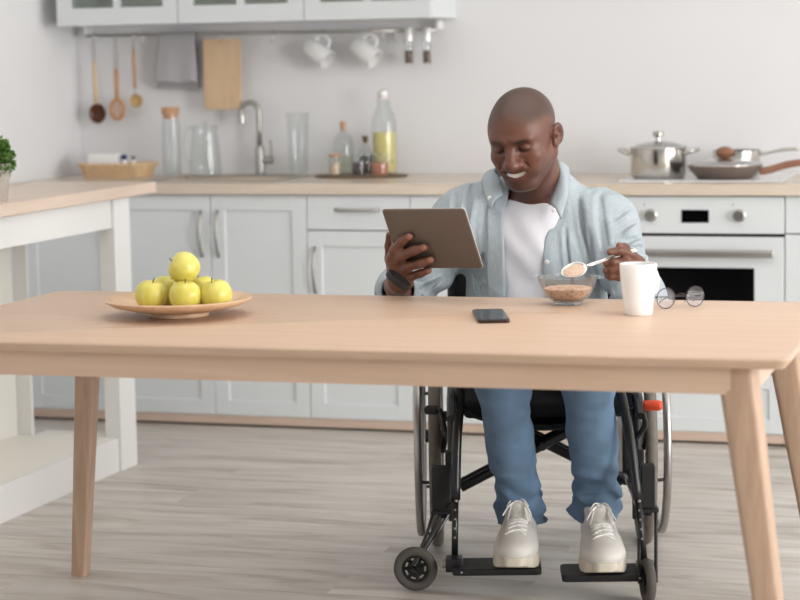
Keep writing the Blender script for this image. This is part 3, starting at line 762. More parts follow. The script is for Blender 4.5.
# --- potted plant on the island
ZI = .932
q = aZ(-7, 201, ZI)
t = thing('potted_plant', 'small round clipped green plant in a grey-beige pot on the island', 'potted plant', (q.x, q.y, ZI))
MB().lathe([(.001, 0), (.040, 0), (.043, .003), (.056, .106), (.057, .110), (.053, .110), (.050, .098), (.001, .098)], 36).build('pot', plain('stone_pot', (186, 178, 170), .8, noise=.08, nscale=40), t, smooth=True, angle=.7)
MB().lathe([(.001, .0975), (.0495, .0975), (.049, .1005), (.001, .101)], 24).build('soil', plain('soil', (60, 48, 38), .95), t, smooth=True)
fo = MB(); rnd = random.Random(3)
for k in range(1500):
    u = rnd.uniform(-.75, 1); a = rnd.uniform(0, 2*PI); rr = math.sqrt(1-u*u)
    d = Vector((rr*math.cos(a), rr*math.sin(a), u)); R_ = .062*(rnd.uniform(.72, 1.04))
    c = Vector((0, 0, .124))+d*R_; L = rnd.uniform(.010, .016); wd = L*.33
    side = d.cross(Vector((rnd.uniform(-1, 1), rnd.uniform(-1, 1), rnd.uniform(-1, 1)))).normalized(); up = (d+side.cross(d)*rnd.uniform(-.7, .7)).normalized()
    vv = [fo.bm.verts.new(x) for x in (c, c+up*L*.5+side*wd, c+up*L, c+up*L*.5-side*wd)]
    fo.bm.faces.new(vv)
def leafmat(name, c1, c2, sc):
    m = wood(name, c1, c2, (1, 1, 1), .5, (.35, .65), 1, sc); return m
fo.build('foliage', leafmat('leaf_green', (52, 92, 34), (118, 160, 74), 60), t)
MB().ball((0, 0, .124), .044, 16).build('inner_foliage', plain('deep_leaf_green', (42, 76, 30), .8), t, smooth=True)
MB().cyl((0, 0, .097), (0, 0, .125), .006).build('stem', MT['dark_wood'], t)

# --- fruit plate and apples
PX, PY = -1.998, 4.572
MT['plate'] = wood('plate_wood', (216, 178, 142), (234, 202, 170), (5, 9, 5), .35)
pl = MB().lathe([(.001, 0), (.070, 0), (.072, .003), (.070, .010), (.10, .014), (.150, .026), (.171, .037), (.173, .041), (.170, .043), (.150, .034), (.11, .022), (.05, .016), (.001, .015)], 72)
o = pl.build('fruit_plate', MT['plate'], None, smooth=True, angle=1.2); o.location = (PX, PY, TZ+.0005)
tag(o, 'wide shallow wooden plate on a small foot holding the green apples', 'plate')
def apple_mat():
    m, nt, b = newmat('green_apple_skin')
    tc = nt.nodes.new('ShaderNodeTexCoord'); n = nt.nodes.new('ShaderNodeTexNoise'); n.inputs['Scale'].default_value = 14; n.inputs['Detail'].default_value = 3
    mp = nt.nodes.new('ShaderNodeMapping'); mp.inputs['Scale'].default_value = (3, 3, .7)
    nt.links.new(tc.outputs['Object'], mp.inputs[0]); nt.links.new(mp.outputs[0], n.inputs[0])
    cr = nt.nodes.new('ShaderNodeValToRGB'); e = cr.color_ramp.elements
    e[0].position = .3; e[0].color = rgb(204, 196, 84); e[1].position = .7; e[1].color = rgb(228, 214, 118)
    nt.links.new(n.outputs['Fac'], cr.inputs[0]); nt.links.new(cr.outputs[0], b.inputs['Base Color'])
    b.inputs['Roughness'].default_value = .33; b.inputs['Subsurface Weight'].default_value = .08; b.inputs['Subsurface Radius'].default_value = (.01, .01, .003)
    return m
MT['apple'] = apple_mat()
def apple(loc, label, rot, r=.0375, hs=.94):
    t = thing('apple', label, 'apple', loc, 0, 'green apples on the wooden plate')
    t.rotation_euler = rot
    prof = []
    for k in range(29):
        a = -PI/2+PI*k/28
        x = math.cos(a); z = math.sin(a)
        rr = r*(x**.85)*(1+.06*z); zz_ = r*hs*(z*1.02)
        top_d = max(0, 1-x/.42)**2*(.30 if z > 0 else .20)
        zz_ -= r*top_d*(1 if z > 0 else -1)
        prof.append((max(rr, .0002), zz_))
    mb = MB(); mb.lathe(prof, 40)
    for v in mb.bm.verts:
        a = math.atan2(v.co.y, v.co.x); f_ = 1+.018*math.cos(5*a+loc[0]*50)*(.4+.6*(v.co.z < 0)); v.co.x *= f_; v.co.y *= f_
    mb.build('flesh', MT['apple'], t, smooth=True)
    MB().tube(bez([(0, 0, r*.62), (.001, 0, r*.85), (.004, .001, r*1.10)], 4), [.0012]*8+[.0018], 7).build('stem', MT['dark_wood'], t, smooth=True)
    return t
def ap(px, py, depthY, z): q = aY(px, py, depthY); return (q.x, depthY, z)
za_ = TZ+.0195+.0345
apple((aY(151, 292.5, 4.507).x, 4.507, za_), 'green apple at the left front of the plate', (.10, .12, .4))
apple((aY(185, 292.5, 4.502).x, 4.502, za_), 'green apple at the middle front of the plate, below the top one', (.05, -.05, 1.2))
apple((aY(216, 291.5, 4.537).x, 4.537, za_), 'green apple at the right front of the plate with its stem showing', (.12, -.30, .2))
apple((aY(166, 286, 4.584).x, 4.584, za_+.001), 'green apple mostly hidden at the back left of the pile', (.2, .3, .9))
apple((aY(202, 286, 4.597).x, 4.597, za_+.001), 'green apple mostly hidden at the back right of the pile', (-.2, .2, 2.1))
apple((aY(184.5, 268, 4.542).x, 4.542, aY(184.5, 268, 4.542).z), 'green apple lying tilted on top of the pile', (.25, -1.05, .15))

# --- phone
pc = sum((aZ(x, y, .748) for x, y in ((472, 310), (504, 309.5), (509, 319.5), (478, 321))), Vector())/4
t = thing('smartphone', 'black smartphone lying face up on the table near the bowl', 'phone', (pc.x, pc.y, TZ+.0005))
dirv = (aZ(472, 310, .748)-aZ(478, 321, .748)); ang = math.atan2(dirv.y, dirv.x)-PI/2
t.rotation_euler = (0, 0, ang)
pb = MB(); lay = [(.0012, 0), (0, .0015), (0, .0065), (.0012, .008)]
pb.ring_loft([[(x, y, z) for x, y in rrect(-.036+i, .036-i, -.102+i, .102-i, .010)] for i, z in lay])
pb.build('case', plain('phone_metal', (70, 58, 54), .3, .8), t, smooth=True, angle=.5)
MB().prism(rrect(-.034, .034, -.100, .100, .009), .008, .0086).build('screen', MT['black_glass'], t)

# --- bowl of porridge
q = aZ(568, 304.3, TZ); BX, BY = q.x, q.y
t = thing('glass_bowl', 'clear glass bowl with two small lip handles, half full of porridge', 'bowl', (BX, BY, TZ+.0005))
MB().lathe([(.001, 0), (.034, 0), (.036, .003), (.034, .006), (.050, .018), (.064, .040), (.0705, .062), (.073, .066), (.0715, .068), (.068, .066), (.0615, .041), (.047, .020), (.032, .009), (.001, .008)], 56).build('bowl', thin_glass('bowl_glass', (.93, .94, .94), 1.5, .03, 2.6), t, smooth=True, angle=1.2)
lipm = thin_glass('lip_glass', (.90, .92, .92), 1.5, .03, 2)
for s in (-1, 1):
    pts = [(.068, -.020), (.083, -.013), (.089, 0), (.083, .013), (.068, .020)]
    vs = [(x*s, y) for x, y in bez([(a_, b_, 0) for a_, b_ in pts], 5) for _ in [0]] if False else [(v.x*s, v.y) for v in bez([(a_, b_, 0) for a_, b_ in pts], 5)]
    MB().prism(vs, .0635, .0675).build('lip_handle', lipm, t)
po = MB().lathe([(.001, .010), (.031, .0105), (.045, .0205), (.0565, .036), (.058, .0385), (.050, .041), (.03, .0405), (.001, .042)], 48)
rnd = random.Random(5)
for k in range(60):
    a = rnd.uniform(0, 2*PI); r_ = .050*math.sqrt(rnd.random())
    po.ball((r_*math.cos(a), r_*math.sin(a), .0405), rnd.uniform(.0012, .0022), 8, (1.3, 1, .5))
def porridge():
    m, nt, b = newmat('porridge')
    tc = nt.nodes.new('ShaderNodeTexCoord'); n = nt.nodes.new('ShaderNodeTexNoise'); n.inputs['Scale'].default_value = 110; n.inputs['Detail'].default_value = 4
    nt.links.new(tc.outputs['Object'], n.inputs[0]); cr = nt.nodes.new('ShaderNodeValToRGB'); e = cr.color_ramp.elements
    e[0].position = .36; e[0].color = rgb(196, 146, 114); e[1].position = .50; e[1].color = rgb(240, 200, 172)
    nt.links.new(n.outputs['Fac'], cr.inputs[0]); nt.links.new(cr.outputs[0], b.inputs['Base Color']); b.inputs['Roughness'].default_value = .5
    return m
MT['porridge'] = porridge()
o = po.build('porridge', MT['porridge'], None, smooth=True, angle=1.2); o.location = (BX, BY, TZ+.0005); tag(o, 'pinkish beige porridge with dark flecks filling the glass bowl', 'porridge', kind='stuff')

# --- mug
q = aZ(638.5, 314.6, TZ)
t = thing('mug', 'tall white porcelain mug standing on the table in front of the hand', 'mug', (q.x, q.y, TZ+.0005))
hm = .1165
MB().lathe([(.001, .003), (.026, .003), (.027, 0), (.030, 0), (.0315, .002), (.0335, .022), (.0375, .050), (.0405, .080), (.0425, hm-.002), (.0418, hm), (.0395, hm-.001), (.0375, .080), (.034, .05), (.029, .012), (.001, .009)], 56).build('cup', MT['porcelain'], t, smooth=True, angle=.9)
hpts = [(.020, .033, .098), (.030, .045, .096), (.034, .052, .075), (.031, .049, .050), (.017, .029, .040)]
MB().tube(bez(hpts, 6), .0045, 10, flat=((1, 0, 0), 1.0, 1.0)).build('handle', MT['porcelain'], t, smooth=True)

# --- eyeglasses
g1, g2 = aZ(666, 308.3, TZ+.001), aZ(695, 306.3, TZ+.001)
ctr = (g1+g2)/2; dv = (g2-g1); ga_ = math.atan2(dv.y, dv.x); half = math.hypot(dv.x, dv.y)/2
t = thing('eyeglasses', 'round thin-rimmed dark metal eyeglasses standing folded on the table right of the mug', 'glasses', (ctr.x, ctr.y, TZ+.0006), ga_)
MT['frame'] = plain('gunmetal_frame', (60, 54, 56), .3, .9)
RL = .0238
fr = MB()
for s in (-1, 1): fr.torus((s*half, 0, RL), RL, .0011, 'y', 40, 6)
fr.tube(bez([(-half+RL*.96, 0, RL+.004), (-.004, -.004, RL+.009), (.004, -.004, RL+.009), (half-RL*.96, 0, RL+.004)], 5), .0013, 6)
fr.build('frame', MT['frame'], t, smooth=True)
for s in (-1, 1):
    MB().lathe([(.001, -.0006), (RL-.0008, -.0006), (RL-.0008, .0006), (.001, .0006)], 36, Matrix.Translation((s*half, 0, RL)) @ Matrix.Rotation(PI/2, 4, 'X')).build('lens', thin_glass('lens_glass', (.80, .80, .83), 1.5, .0, 1.6), t)
    MB().tube(bez([(s*(half+RL-.001), 0, RL+.003), (s*(half+RL+.001), .006, RL+.003), (s*(half+RL-.012)-.0, .012+.004*s, RL+.003), (0, .016+.004*s, RL+.001), (-s*(half-.01), .018+.004*s, RL-.003), (-s*(half+.006), .019+.004*s, RL-.013)], 5), .0016, 6).build('temple', MT['frame'], t, smooth=True)
    MB().tube([(s*(half-RL+.002), .002, RL-.002), (s*(half-RL+.0), .007, RL-.006), (s*(half-RL+.001), .007, RL-.014)], .0014, 6).build('nose_pad', thin_glass('pad', (.8, .8, .8), 1.4, .2), t)
# ================================================================ wheelchair
def aD(x, y, D):
    """room point seen at photo position x, y at distance D along the lens axis"""
    return CO+cF*D+(cR2*(x-400)-cU2*(y-300))*(D/CF)
WCX, WCY, WCR = -1.390, 5.60, .275
WM = Matrix.Translation((WCX, WCY, 0)) @ Matrix.Rotation(WCR, 4, 'Z')
WI = WM.inverted()
def wl(x, y, Y): return WI @ aY(x, y, Y)
MT['blackm'] = plain('black_painted_metal', (26, 26, 28), .32, spec=.5)
MT['blackp'] = plain('black_plastic', (22, 22, 24), .55)
MT['tyre'] = plain('grey_rubber_tyre', (112, 106, 98), .75, noise=.08, nscale=60)
MT['dtyre'] = plain('dark_rubber_tyre', (86, 82, 77), .8)
MT['alu'] = plain('aluminium', (172, 170, 168), .35, 1)
MT['canvas'] = plain('black_canvas', (22, 22, 24), .85, bump=.3, bscale=700)
MT['orange'] = plain('orange_grip', (232, 84, 44), .45)
wc = thing('wheelchair', 'black framed wheelchair with grey tyres, metal push rims and orange brake grip', 'wheelchair', (WCX, WCY, 0), WCR)
for s in (-1, 1):
    cx = s*.281; R = .302
    ww = MB().torus((cx, 0, R), R-.017, .0165, 'x', 72, 12).build('rear_wheel', MT['tyre'], wc, smooth=True)
    MB().torus((cx, 0, R), R-.040, .010, 'x', 72, 8).build('wheel_rim', MT['alu'], ww, smooth=True)
    MB().torus((s*.325, 0, R), .262, .011, 'x', 72, 10).build('push_rim', MT['alu'], ww, smooth=True)
    hb = MB(); hb.cyl((cx-.03, 0, R), (cx+.03, 0, R), .018, seg=20); hb.cyl((cx-.006, 0, R), (cx+.006, 0, R), .034, seg=24)
    hb.build('hub', MT['blackm'], ww, **SM)
    sp = MB()
    for k in range(24):
        a = 2*PI*k/24; b_ = a+(.35 if k % 2 else -.35)
        sp.cyl((cx+(.02 if k % 4 < 2 else -.02), .03*math.cos(b_), R+.03*math.sin(b_)), (cx, (R-.036)*math.cos(a), R+(R-.036)*math.sin(a)), .0012, seg=5)
    sp.build('spokes', MT['alu'], ww)
    for k in range(6):
        a = 2*PI*k/6+.3
        MB().cyl((cx, (R-.034)*math.cos(a), R+(R-.034)*math.sin(a)), (s*.325, .262*math.cos(a), R+.262*math.sin(a)), .0045, seg=8).build('rim_mount', MT['blackm'], ww, smooth=True)
# casters
def caster(px, py, Y, steer, r=.056, s=1):
    c = wl(px, py, Y); c.z = r
    g = bpy.data.objects.new('caster', None); COL.objects.link(g); g.parent = wc; g.location = c; g.rotation_euler = (0, 0, steer)
    m0 = MB().torus((0, 0, 0), r-.012, .012, 'x', 40, 10).build('tyre', MT['dtyre'], g, smooth=True)
    hub = MB(); hub.cyl((-.012, 0, 0), (.012, 0, 0), .012, seg=16); hub.torus((0, 0, 0), r-.023, .006, 'x', 36, 8)
    for k in range(7):
        a = 2*PI*k/7; hub.tube([(0, .008*math.cos(a), .008*math.sin(a)), (0, (r-.024)*math.cos(a), (r-.024)*math.sin(a))], .0055, 6)
    hub.cyl((-.003, 0, 0), (.003, 0, 0), .022, seg=20)
    hub.build('hub', MT['blackp'], g, **SM)
    return g, c
gL, cL = caster(415.5, 566, 5.02, math.radians(90-6-11+9))
gR, cR_ = caster(647.5, 574, 5.03, math.radians(8))
# housings and forks
def side(px_box, box_y, Y, c, s, gname):
    b0 = wl(px_box[0], box_y[0], Y); b1 = wl(px_box[1], box_y[1], Y)
    cx = (b0.x+b1.x)/2; hw_ = abs(b1.x-b0.x)/2; z0, z1 = min(b0.z, b1.z), max(b0.z, b1.z); cy = (b0.y+b1.y)/2
    MB().box((cx-hw_, cy-.022, z0), (cx+hw_, cy+.022, z1), .003, 2).build('caster_housing', MT['blackp'], wc)
    MB().cyl((cx, cy, z0-.02), (cx, cy, z0+.01), .012, seg=14).build('caster_stem', MT['blackm'], wc, smooth=True)
    return Vector((cx, cy, z0))
hL = side((431.5, 451.5), (466, 510), 5.12, cL, -1, 'l')
hR = side((640, 655), (464, 507), 5.13, cR_, 1, 'r')
fk = MB(); nrm = Matrix.Rotation(gL.rotation_euler.z, 3, 'Z') @ Vector((1, 0, 0))
for q, off in ((-.020, -.024), (.0, -.024), (.022, .024)):
    fk.tube(bez([hL+Vector((q, 0, -.004)), (hL+Vector((q, 0, -.004)))*.5+(cL+nrm*off)*.5, cL+nrm*off+Vector((q*.25, 0, .012))], 4), .0042, 8)
fk.cyl(cL-nrm*.027, cL+nrm*.027, .006, seg=10); fk.box(hL-Vector((.028, .016, .010)), hL+Vector((.028, .016, .0)), .002, 1)
fk.build('caster_fork', MT['blackm'], wc, **SM)
fk = MB(); nrm = Matrix.Rotation(gR.rotation_euler.z, 3, 'Z') @ Vector((1, 0, 0))
for off in (-.021, .021):
    a = hR+nrm*off+Vector((0, 0, -.006))
    fk.tube([a, cR_+nrm*off+Vector((0, .0, .05)), cR_+nrm*off], .0045, 8)
fk.cyl(cR_-nrm*.024, cR_+nrm*.024, .006, seg=10); fk.box(hR-Vector((.026, .018, .012)), hR+Vector((.026, .018, .0)), .002, 1)
fk.build('caster_fork', MT['blackm'], wc, **SM)
# side frames
for s in (-1, 1):
    x = s*.235
    f = MB()
    def tb(pts, r=.0115, n=5): f.tube(bez([(x if len(p) == 2 else p[0], p[-2], p[-1]) for p in pts], n), r, 10)
    tb([(-.50, .435), (-.42, .475), (-.2, .475), (.12, .475)]); f.cyl((x, -.46, .20), (x, .12, .20), .0115, seg=12)
    f.cyl((x, .12, .15), (x, .12, .92), .0115, seg=12); f.cyl((x, -.38, .15), (x, -.38, .47), .0125, seg=12)
    f.cyl((x, .02, .20), (x, .02, .475), .011, seg=12)
    f.cyl((x, -.2, .20), (x, -.2, .475), .009, seg=12)
    f.cyl((x, .0, .302), (s*.27, .0, .302), .012, seg=12)
    f.tube(bez([(x, .12, .90), (x, .16, .93), (x, .25, .93)], 5), .0125, 10)
    f.build('side_frame', MT['blackm'], wc, **SM)
    MB().box((x-.018, -.40, .28), (x+.018, -.355, .33), .004, 2).build('frame_bracket', MT['blackp'], wc)
    MB().box((x-.014, -.06, .17), (x+.014, .16, .34), .006, 2).build('axle_plate', MT['blackm'], wc)
    g = MB(); g.tube([(x+s*.018, -.30, .36), (x+s*.025, -.26, .31), (x+s*.02, -.2, .36)], .008, 8); g.cyl((x+s*.01, -.26, .40), (x+s*.03, -.26, .40), .014, seg=12)
    g.box((x-.012, -.33, .33), (x+.02, -.22, .385), .004, 2); g.build('brake_clamp', MT['blackp'], wc, **SM)
    g = MB(); g.box((x-.02, -.02, .62), (x+.024, -.02+.001, .621)); g.bm.free()
    ar = MB(); ar.tube(bez([(x, .11, .60), (x, -.05, .62), (x, -.10, .58), (x, -.10, .48)], 5), .009, 8); ar.build('armrest_tube', MT['blackm'], wc, smooth=True)
    MB().box((x-.006, -.05, .40), (x+.002, .11, .57), .003, 1).build('side_guard', MT['blackp'], wc)
# hangers and footplates
def hanger(pts, rr=.0115):
    m = MB(); m.tube(bez(pts, 5), rr, 12); return m
HL = [wl(457, 370, 5.16), wl(460, 398, 5.14), wl(457, 440, 5.10), wl(455.5, 500, 5.07)]
HL2 = [wl(455.5, 495, 5.072), wl(454.5, 566, 5.045)]
HR = [wl(614, 372, 5.20), wl(622, 398, 5.17), wl(630, 440, 5.12), wl(638, 500, 5.08)]
HR2 = [wl(637.5, 495, 5.082), wl(645, 568, 5.05)]
for A, B, lev in ((HL, HL2, -1), (HR, HR2, 1)):
    h = hanger(A, .0125).build('leg_rest_tube', MT['blackm'], wc, smooth=True)
    MB().cyl(B[0], B[1], .0085, seg=12).build('extension_tube', MT['blackm'], h, smooth=True)
    for k in range(4):
        q = B[0].lerp(B[1], .2+.13*k); MB().cyl(q+Vector((0, -.0095, 0)), q+Vector((0, -.0075, 0)), .0028, seg=8).build('adjust_hole', MT['alu'], h)
    q = A[-1]; MB().ball(q+Vector((.002, -.0125, .0)), .0045, 10).build('bolt', MT['alu'], h, smooth=True)
ZP = .073
def footplate(x0, x1, tilt, hinge):
    a, b_ = wl(x0, 570, 5.05), wl(x1, 570, 5.05)
    f = bpy.data.objects.new('footplate', None)
    xa, xb = a.x, b_.x; yc = (a.y+b_.y)/2
    m = MB()
    m.ring_loft([[(x, y, ZP-.017) for x, y in rrect(xa, xb, yc-.055, yc+.065, .012)], [(x, y, ZP-.014) for x, y in rrect(xa-.001, xb+.001, yc-.057, yc+.067, .012)],
                 [(x, y, ZP-.002) for x, y in rrect(xa-.001, xb+.001, yc-.057, yc+.067, .012)], [(x, y, ZP) for x, y in rrect(xa+.001, xb-.001, yc-.055, yc+.065, .012)]])
    o = m.build('footplate', MT['blackp'], wc, **SM)
    hx = xa+.004 if hinge < 0 else xb-.004
    hg = MB(); hg.box((hx-.022, yc-.025, ZP-.016), (hx+.022, yc+.028, ZP+.018), .004, 2)
    hg.build('hinge', MT['blackm'], o); MB().cyl((hx+hinge*.022, yc, ZP+.002), (hx+hinge*.030, yc, ZP+.002), .012, seg=16).build('hinge_cap', MT['alu'], o, **SM)
    MB().ball((hx-hinge*.018+0, yc-.058, ZP-.008), .0032, 8).build('screw', MT['alu'], o, smooth=True)
    for k in range(6):
        pass
    return yc
footplate(453, 541, 0, -1); footplate(561, 648, 0, 1)
# cross brace
xb = MB()
for s in (-1, 1):
    for dy in (-.012, .012) if False else (0,):
        xb.tube([(s*.215, -.20+.028*s, .205), (-s*.215, -.20+.028*s, .425)], .0135, 10)
        xb.tube([(s*.215, -.15+.028*s, .205), (-s*.215, -.15+.028*s, .425)], .0135, 10)
xb.cyl((0, -.26, .315), (0, -.09, .315), .010, seg=12)
xb.build('cross_brace', MT['blackm'], wc, **SM)
# seat and back
st = MB(); g = []
for i in range(17):
    u = i/16*2-1
    g.append((u*.225, u))
rings = []
for yv, dz in ((-.405, -.006), (-.415, .0), (-.405, .008), (-.2, .010), (.1, .008), (.1, -.008), (-.2, -.006)):
    rings.append([(x, yv, .445+dz-.055*(1-u*u)) for x, u in g])
st.ring_loft([list(r) for r in zip(*rings)], True, True)
st.build('seat_sling', MT['canvas'], wc, **SM)
MB().box((-.205, -.40, .415), (.205, .07, .462), .015, 3).build('seat_cushion', MT['canvas'], wc, **SM)
bk = MB(); rings = []
for z, t_ in ((.50, 0), (.60, .01), (.75, .01), (.885, 0)):
    rings.append([((i/12*2-1)*.232, .118+.035*(1-(i/12*2-1)**2)+t_, z) for i in range(13)]+[((1-i/12*2)*.232, .130+.035*(1-(1-i/12*2)**2)+t_, z) for i in range(13)])
bk.ring_loft(rings); bk.build('backrest', MT['canvas'], wc, **SM)
# brake levers
a = wl(645, 426, 5.26); b_ = wl(650, 408, 5.25)
m = MB(); m.tube(bez([wl(634, 440, 5.27), a, wl(643, 412, 5.25), wl(647, 405.5, 5.24)], 4), .0075, 8)
bl_ = m.build('brake_lever', MT['blackm'], wc, smooth=True)
MB().tube([wl(641.5, 405.5, 5.235), wl(644, 405.5, 5.235), wl(659, 405.5, 5.235), wl(662, 405.5, 5.235)], [.010, .0135, .0135, .010], 14).build('brake_grip', MT['orange'], bl_, smooth=True)
m = MB(); m.tube(bez([wl(449, 440, 5.22), wl(444, 428, 5.22), wl(440, 411, 5.22), wl(428, 410, 5.22)], 4), .008, 8)
bl_ = m.build('brake_lever', MT['blackm'], wc, smooth=True)
MB().tube([wl(438, 410, 5.22), wl(436, 410, 5.22), wl(427, 410, 5.22), wl(425, 410, 5.22)], [.009, .012, .012, .009], 12).build('brake_grip', MT['blackp'], bl_, smooth=True)
# ================================================================ the person
def V(*a): return np.array(a, dtype=np.float64)
def npv(v): return np.array([v.x, v.y, v.z])
def hash3(ix, iy, iz):
    h = (ix*374761393+iy*668265263+iz*2147483647) & 0xffffffff
    h = ((h ^ (h >> 13))*1274126177) & 0xffffffff
    return ((h ^ (h >> 16)) & 0xffff)/65535.0
def vnoise(p):
    i = np.floor(p).astype(np.int64); f = p-i; f = f*f*(3-2*f)
    r = 0
    for dx in (0, 1):
        for dy in (0, 1):
            for dz in (0, 1):
                wgt = (f[:, 0] if dx else 1-f[:, 0])*(f[:, 1] if dy else 1-f[:, 1])*(f[:, 2] if dz else 1-f[:, 2])
                r = r+wgt*hash3(i[:, 0]+dx, i[:, 1]+dy, i[:, 2]+dz)
    return r*2-1
class SDF:
    def __init__(s): s.ops = []
    def op(s, kind, fn, k, c, R): s.ops.append((kind, fn, k, np.array(c, float), R)); return s
    def cap(s, a, b, ra, rb, k=.01, kind='add', sq=None):
        a = np.array(a, float); b = np.array(b, float); ba = b-a; L = max(ba@ba, 1e-12)
        def fn(p):
            pa = p-a; h = np.clip(pa@ba/L, 0, 1); d = pa-h[:, None]*ba
            return np.sqrt((d*d).sum(1))-(ra+(rb-ra)*h)
        return s.op(kind, fn, k, (a+b)/2, math.sqrt(L)/2+max(ra, rb)+k)
    def chain(s, pts, rs, k=.01, kind='add'):
        for i in range(len(pts)-1): s.cap(pts[i], pts[i+1], rs[i], rs[i+1], k if i == 0 else min(k, .006), kind)
        return s
    def ell(s, c, r, k=.01, kind='add', R=None):
        c = np.array(c, float); r = np.array(r, float); Rm = None if R is None else np.array(R, float)
        def fn(p):
            q = p-c
            if Rm is not None: q = q@Rm      # columns of Rm are the local axes
            k0 = np.sqrt(((q/r)**2).sum(1)); k1 = np.sqrt(((q/(r*r))**2).sum(1))
            return k0*(k0-1)/np.maximum(k1, 1e-9)
        return s.op(kind, fn, k, c, max(r)+k)
    def ev(s, p, c=None, R=0, ops=None):
        d = np.full(len(p), 1.0)
        for kind, fn, k, oc, oR in (ops if ops is not None else s.ops):
            if c is not None and np.linalg.norm(oc-c) > oR+R+.02: continue
            e = fn(p)
            if kind == 'add':
                h = np.clip(.5+.5*(d-e)/k, 0, 1); d = d*(1-h)+e*h-k*h*(1-h)
            elif kind == 'sub':
                h = np.clip(.5-.5*(d+e)/k, 0, 1); d = d*(1-h)+(-e)*h+k*h*(1-h)
            elif kind == 'int':
                h = np.clip(.5-.5*(d-e)/k, 0, 1); d = d*(1-h)+e*h+k*h*(1-h)
            elif kind == 'disp': d = d+e
        return d
def mesh_sdf(f, lo, hi, h, B=16, relax=1):
    """surface nets over the zero level of f(points, centre, radius)"""
    lo = np.array(lo, float); n = np.ceil((np.array(hi)-lo)/h/B).astype(int)*B+1
    A = np.empty(n, np.float32)
    nb = (n-1)//B
    bc = np.stack(np.meshgrid(*[np.arange(m) for m in nb], indexing='ij'), -1).reshape(-1, 3)
    cc = lo+(bc+.5)*B*h
    dc = np.concatenate([f(cc[i:i+20000], None, 0) for i in range(0, len(cc), 20000)])
    rad = B*h*.866
    sgn = np.where(dc.reshape(nb) < 0, -1., 1.).astype(np.float32)
    A[:-1, :-1, :-1] = np.repeat(np.repeat(np.repeat(sgn, B, 0), B, 1), B, 2)
    A[-1] = 1; A[:, -1] = 1; A[:, :, -1] = 1
    act = np.abs(dc) < rad*1.35+.012
    loc = np.stack(np.meshgrid(*[np.arange(B+1)]*3, indexing='ij'), -1).reshape(-1, 3)*h
    for b, c in zip(bc[act], cc[act]):
        p = lo+b*B*h+loc
        v = f(p, c, rad).reshape(B+1, B+1, B+1)
        A[b[0]*B:b[0]*B+B+1, b[1]*B:b[1]*B+B+1, b[2]*B:b[2]*B+B+1] = v
    I = A < 0
    s8 = np.zeros(np.array(A.shape)-1, np.uint8)
    for dx in (0, 1):
        for dy in (0, 1):
            for dz in (0, 1): s8 += I[dx:I.shape[0]-1+dx, dy:I.shape[1]-1+dy, dz:I.shape[2]-1+dz]
    mixed = (s8 > 0) & (s8 < 8)
    ci = np.argwhere(mixed); idx = np.full(mixed.shape, -1, np.int32); idx[mixed] = np.arange(len(ci))
    corners = np.array([(x, y, z) for x in (0, 1) for y in (0, 1) for z in (0, 1)])
    cv = np.stack([A[ci[:, 0]+c[0], ci[:, 1]+c[1], ci[:, 2]+c[2]] for c in corners], 1).astype(np.float64)
    acc = np.zeros((len(ci), 3)); cnt = np.zeros(len(ci))
    for i in range(8):
        for j in range(i+1, 8):
            if abs(corners[i]-corners[j]).sum() != 1: continue
            m = (cv[:, i] < 0) != (cv[:, j] < 0)
            t = np.where(m, cv[:, i]/np.where(m, cv[:, i]-cv[:, j], 1), 0)
            pt = corners[i]+t[:, None]*(corners[j]-corners[i])
            acc += pt*m[:, None]; cnt += m
    verts = lo+(ci+acc/cnt[:, None])*h
    faces = []
    for ax in range(3):
        a1, a2 = (ax+1) % 3, (ax+2) % 3
        sl0 = [slice(None)]*3; sl1 = [slice(None)]*3
        sl0[ax] = slice(0, -1); sl1[ax] = slice(1, None)
        ch = I[tuple(sl0)] != I[tuple(sl1)]
        e = np.argwhere(ch)
        ok = (e[:, a1] > 0) & (e[:, a2] > 0) & (e[:, a1] < I.shape[a1]-1) & (e[:, a2] < I.shape[a2]-1); e = e[ok]
        ins = I[e[:, 0], e[:, 1], e[:, 2]]
        o1 = np.zeros(3, int); o1[a1] = 1; o2 = np.zeros(3, int); o2[a2] = 1
        def gi(q): return idx[q[:, 0], q[:, 1], q[:, 2]]
        q0, q1, q2, q3 = gi(e-o1-o2), gi(e-o2), gi(e), gi(e-o1)
        F = np.stack([q0, q1, q2, q3], 1); F[~ins] = F[~ins][:, ::-1]
        faces.append(F[(F >= 0).all(1)])
    faces = np.concatenate(faces)
    for _ in range(relax):
        s_ = np.zeros_like(verts); c_ = np.zeros(len(verts))
        for a in range(4):
            b = (a+1) % 4
            np.add.at(s_, faces[:, a], verts[faces[:, b]]); np.add.at(c_, faces[:, a], 1)
            np.add.at(s_, faces[:, b], verts[faces[:, a]]); np.add.at(c_, faces[:, b], 1)
        verts = verts*.5+.5*s_/np.maximum(c_, 1)[:, None]
    return verts, faces
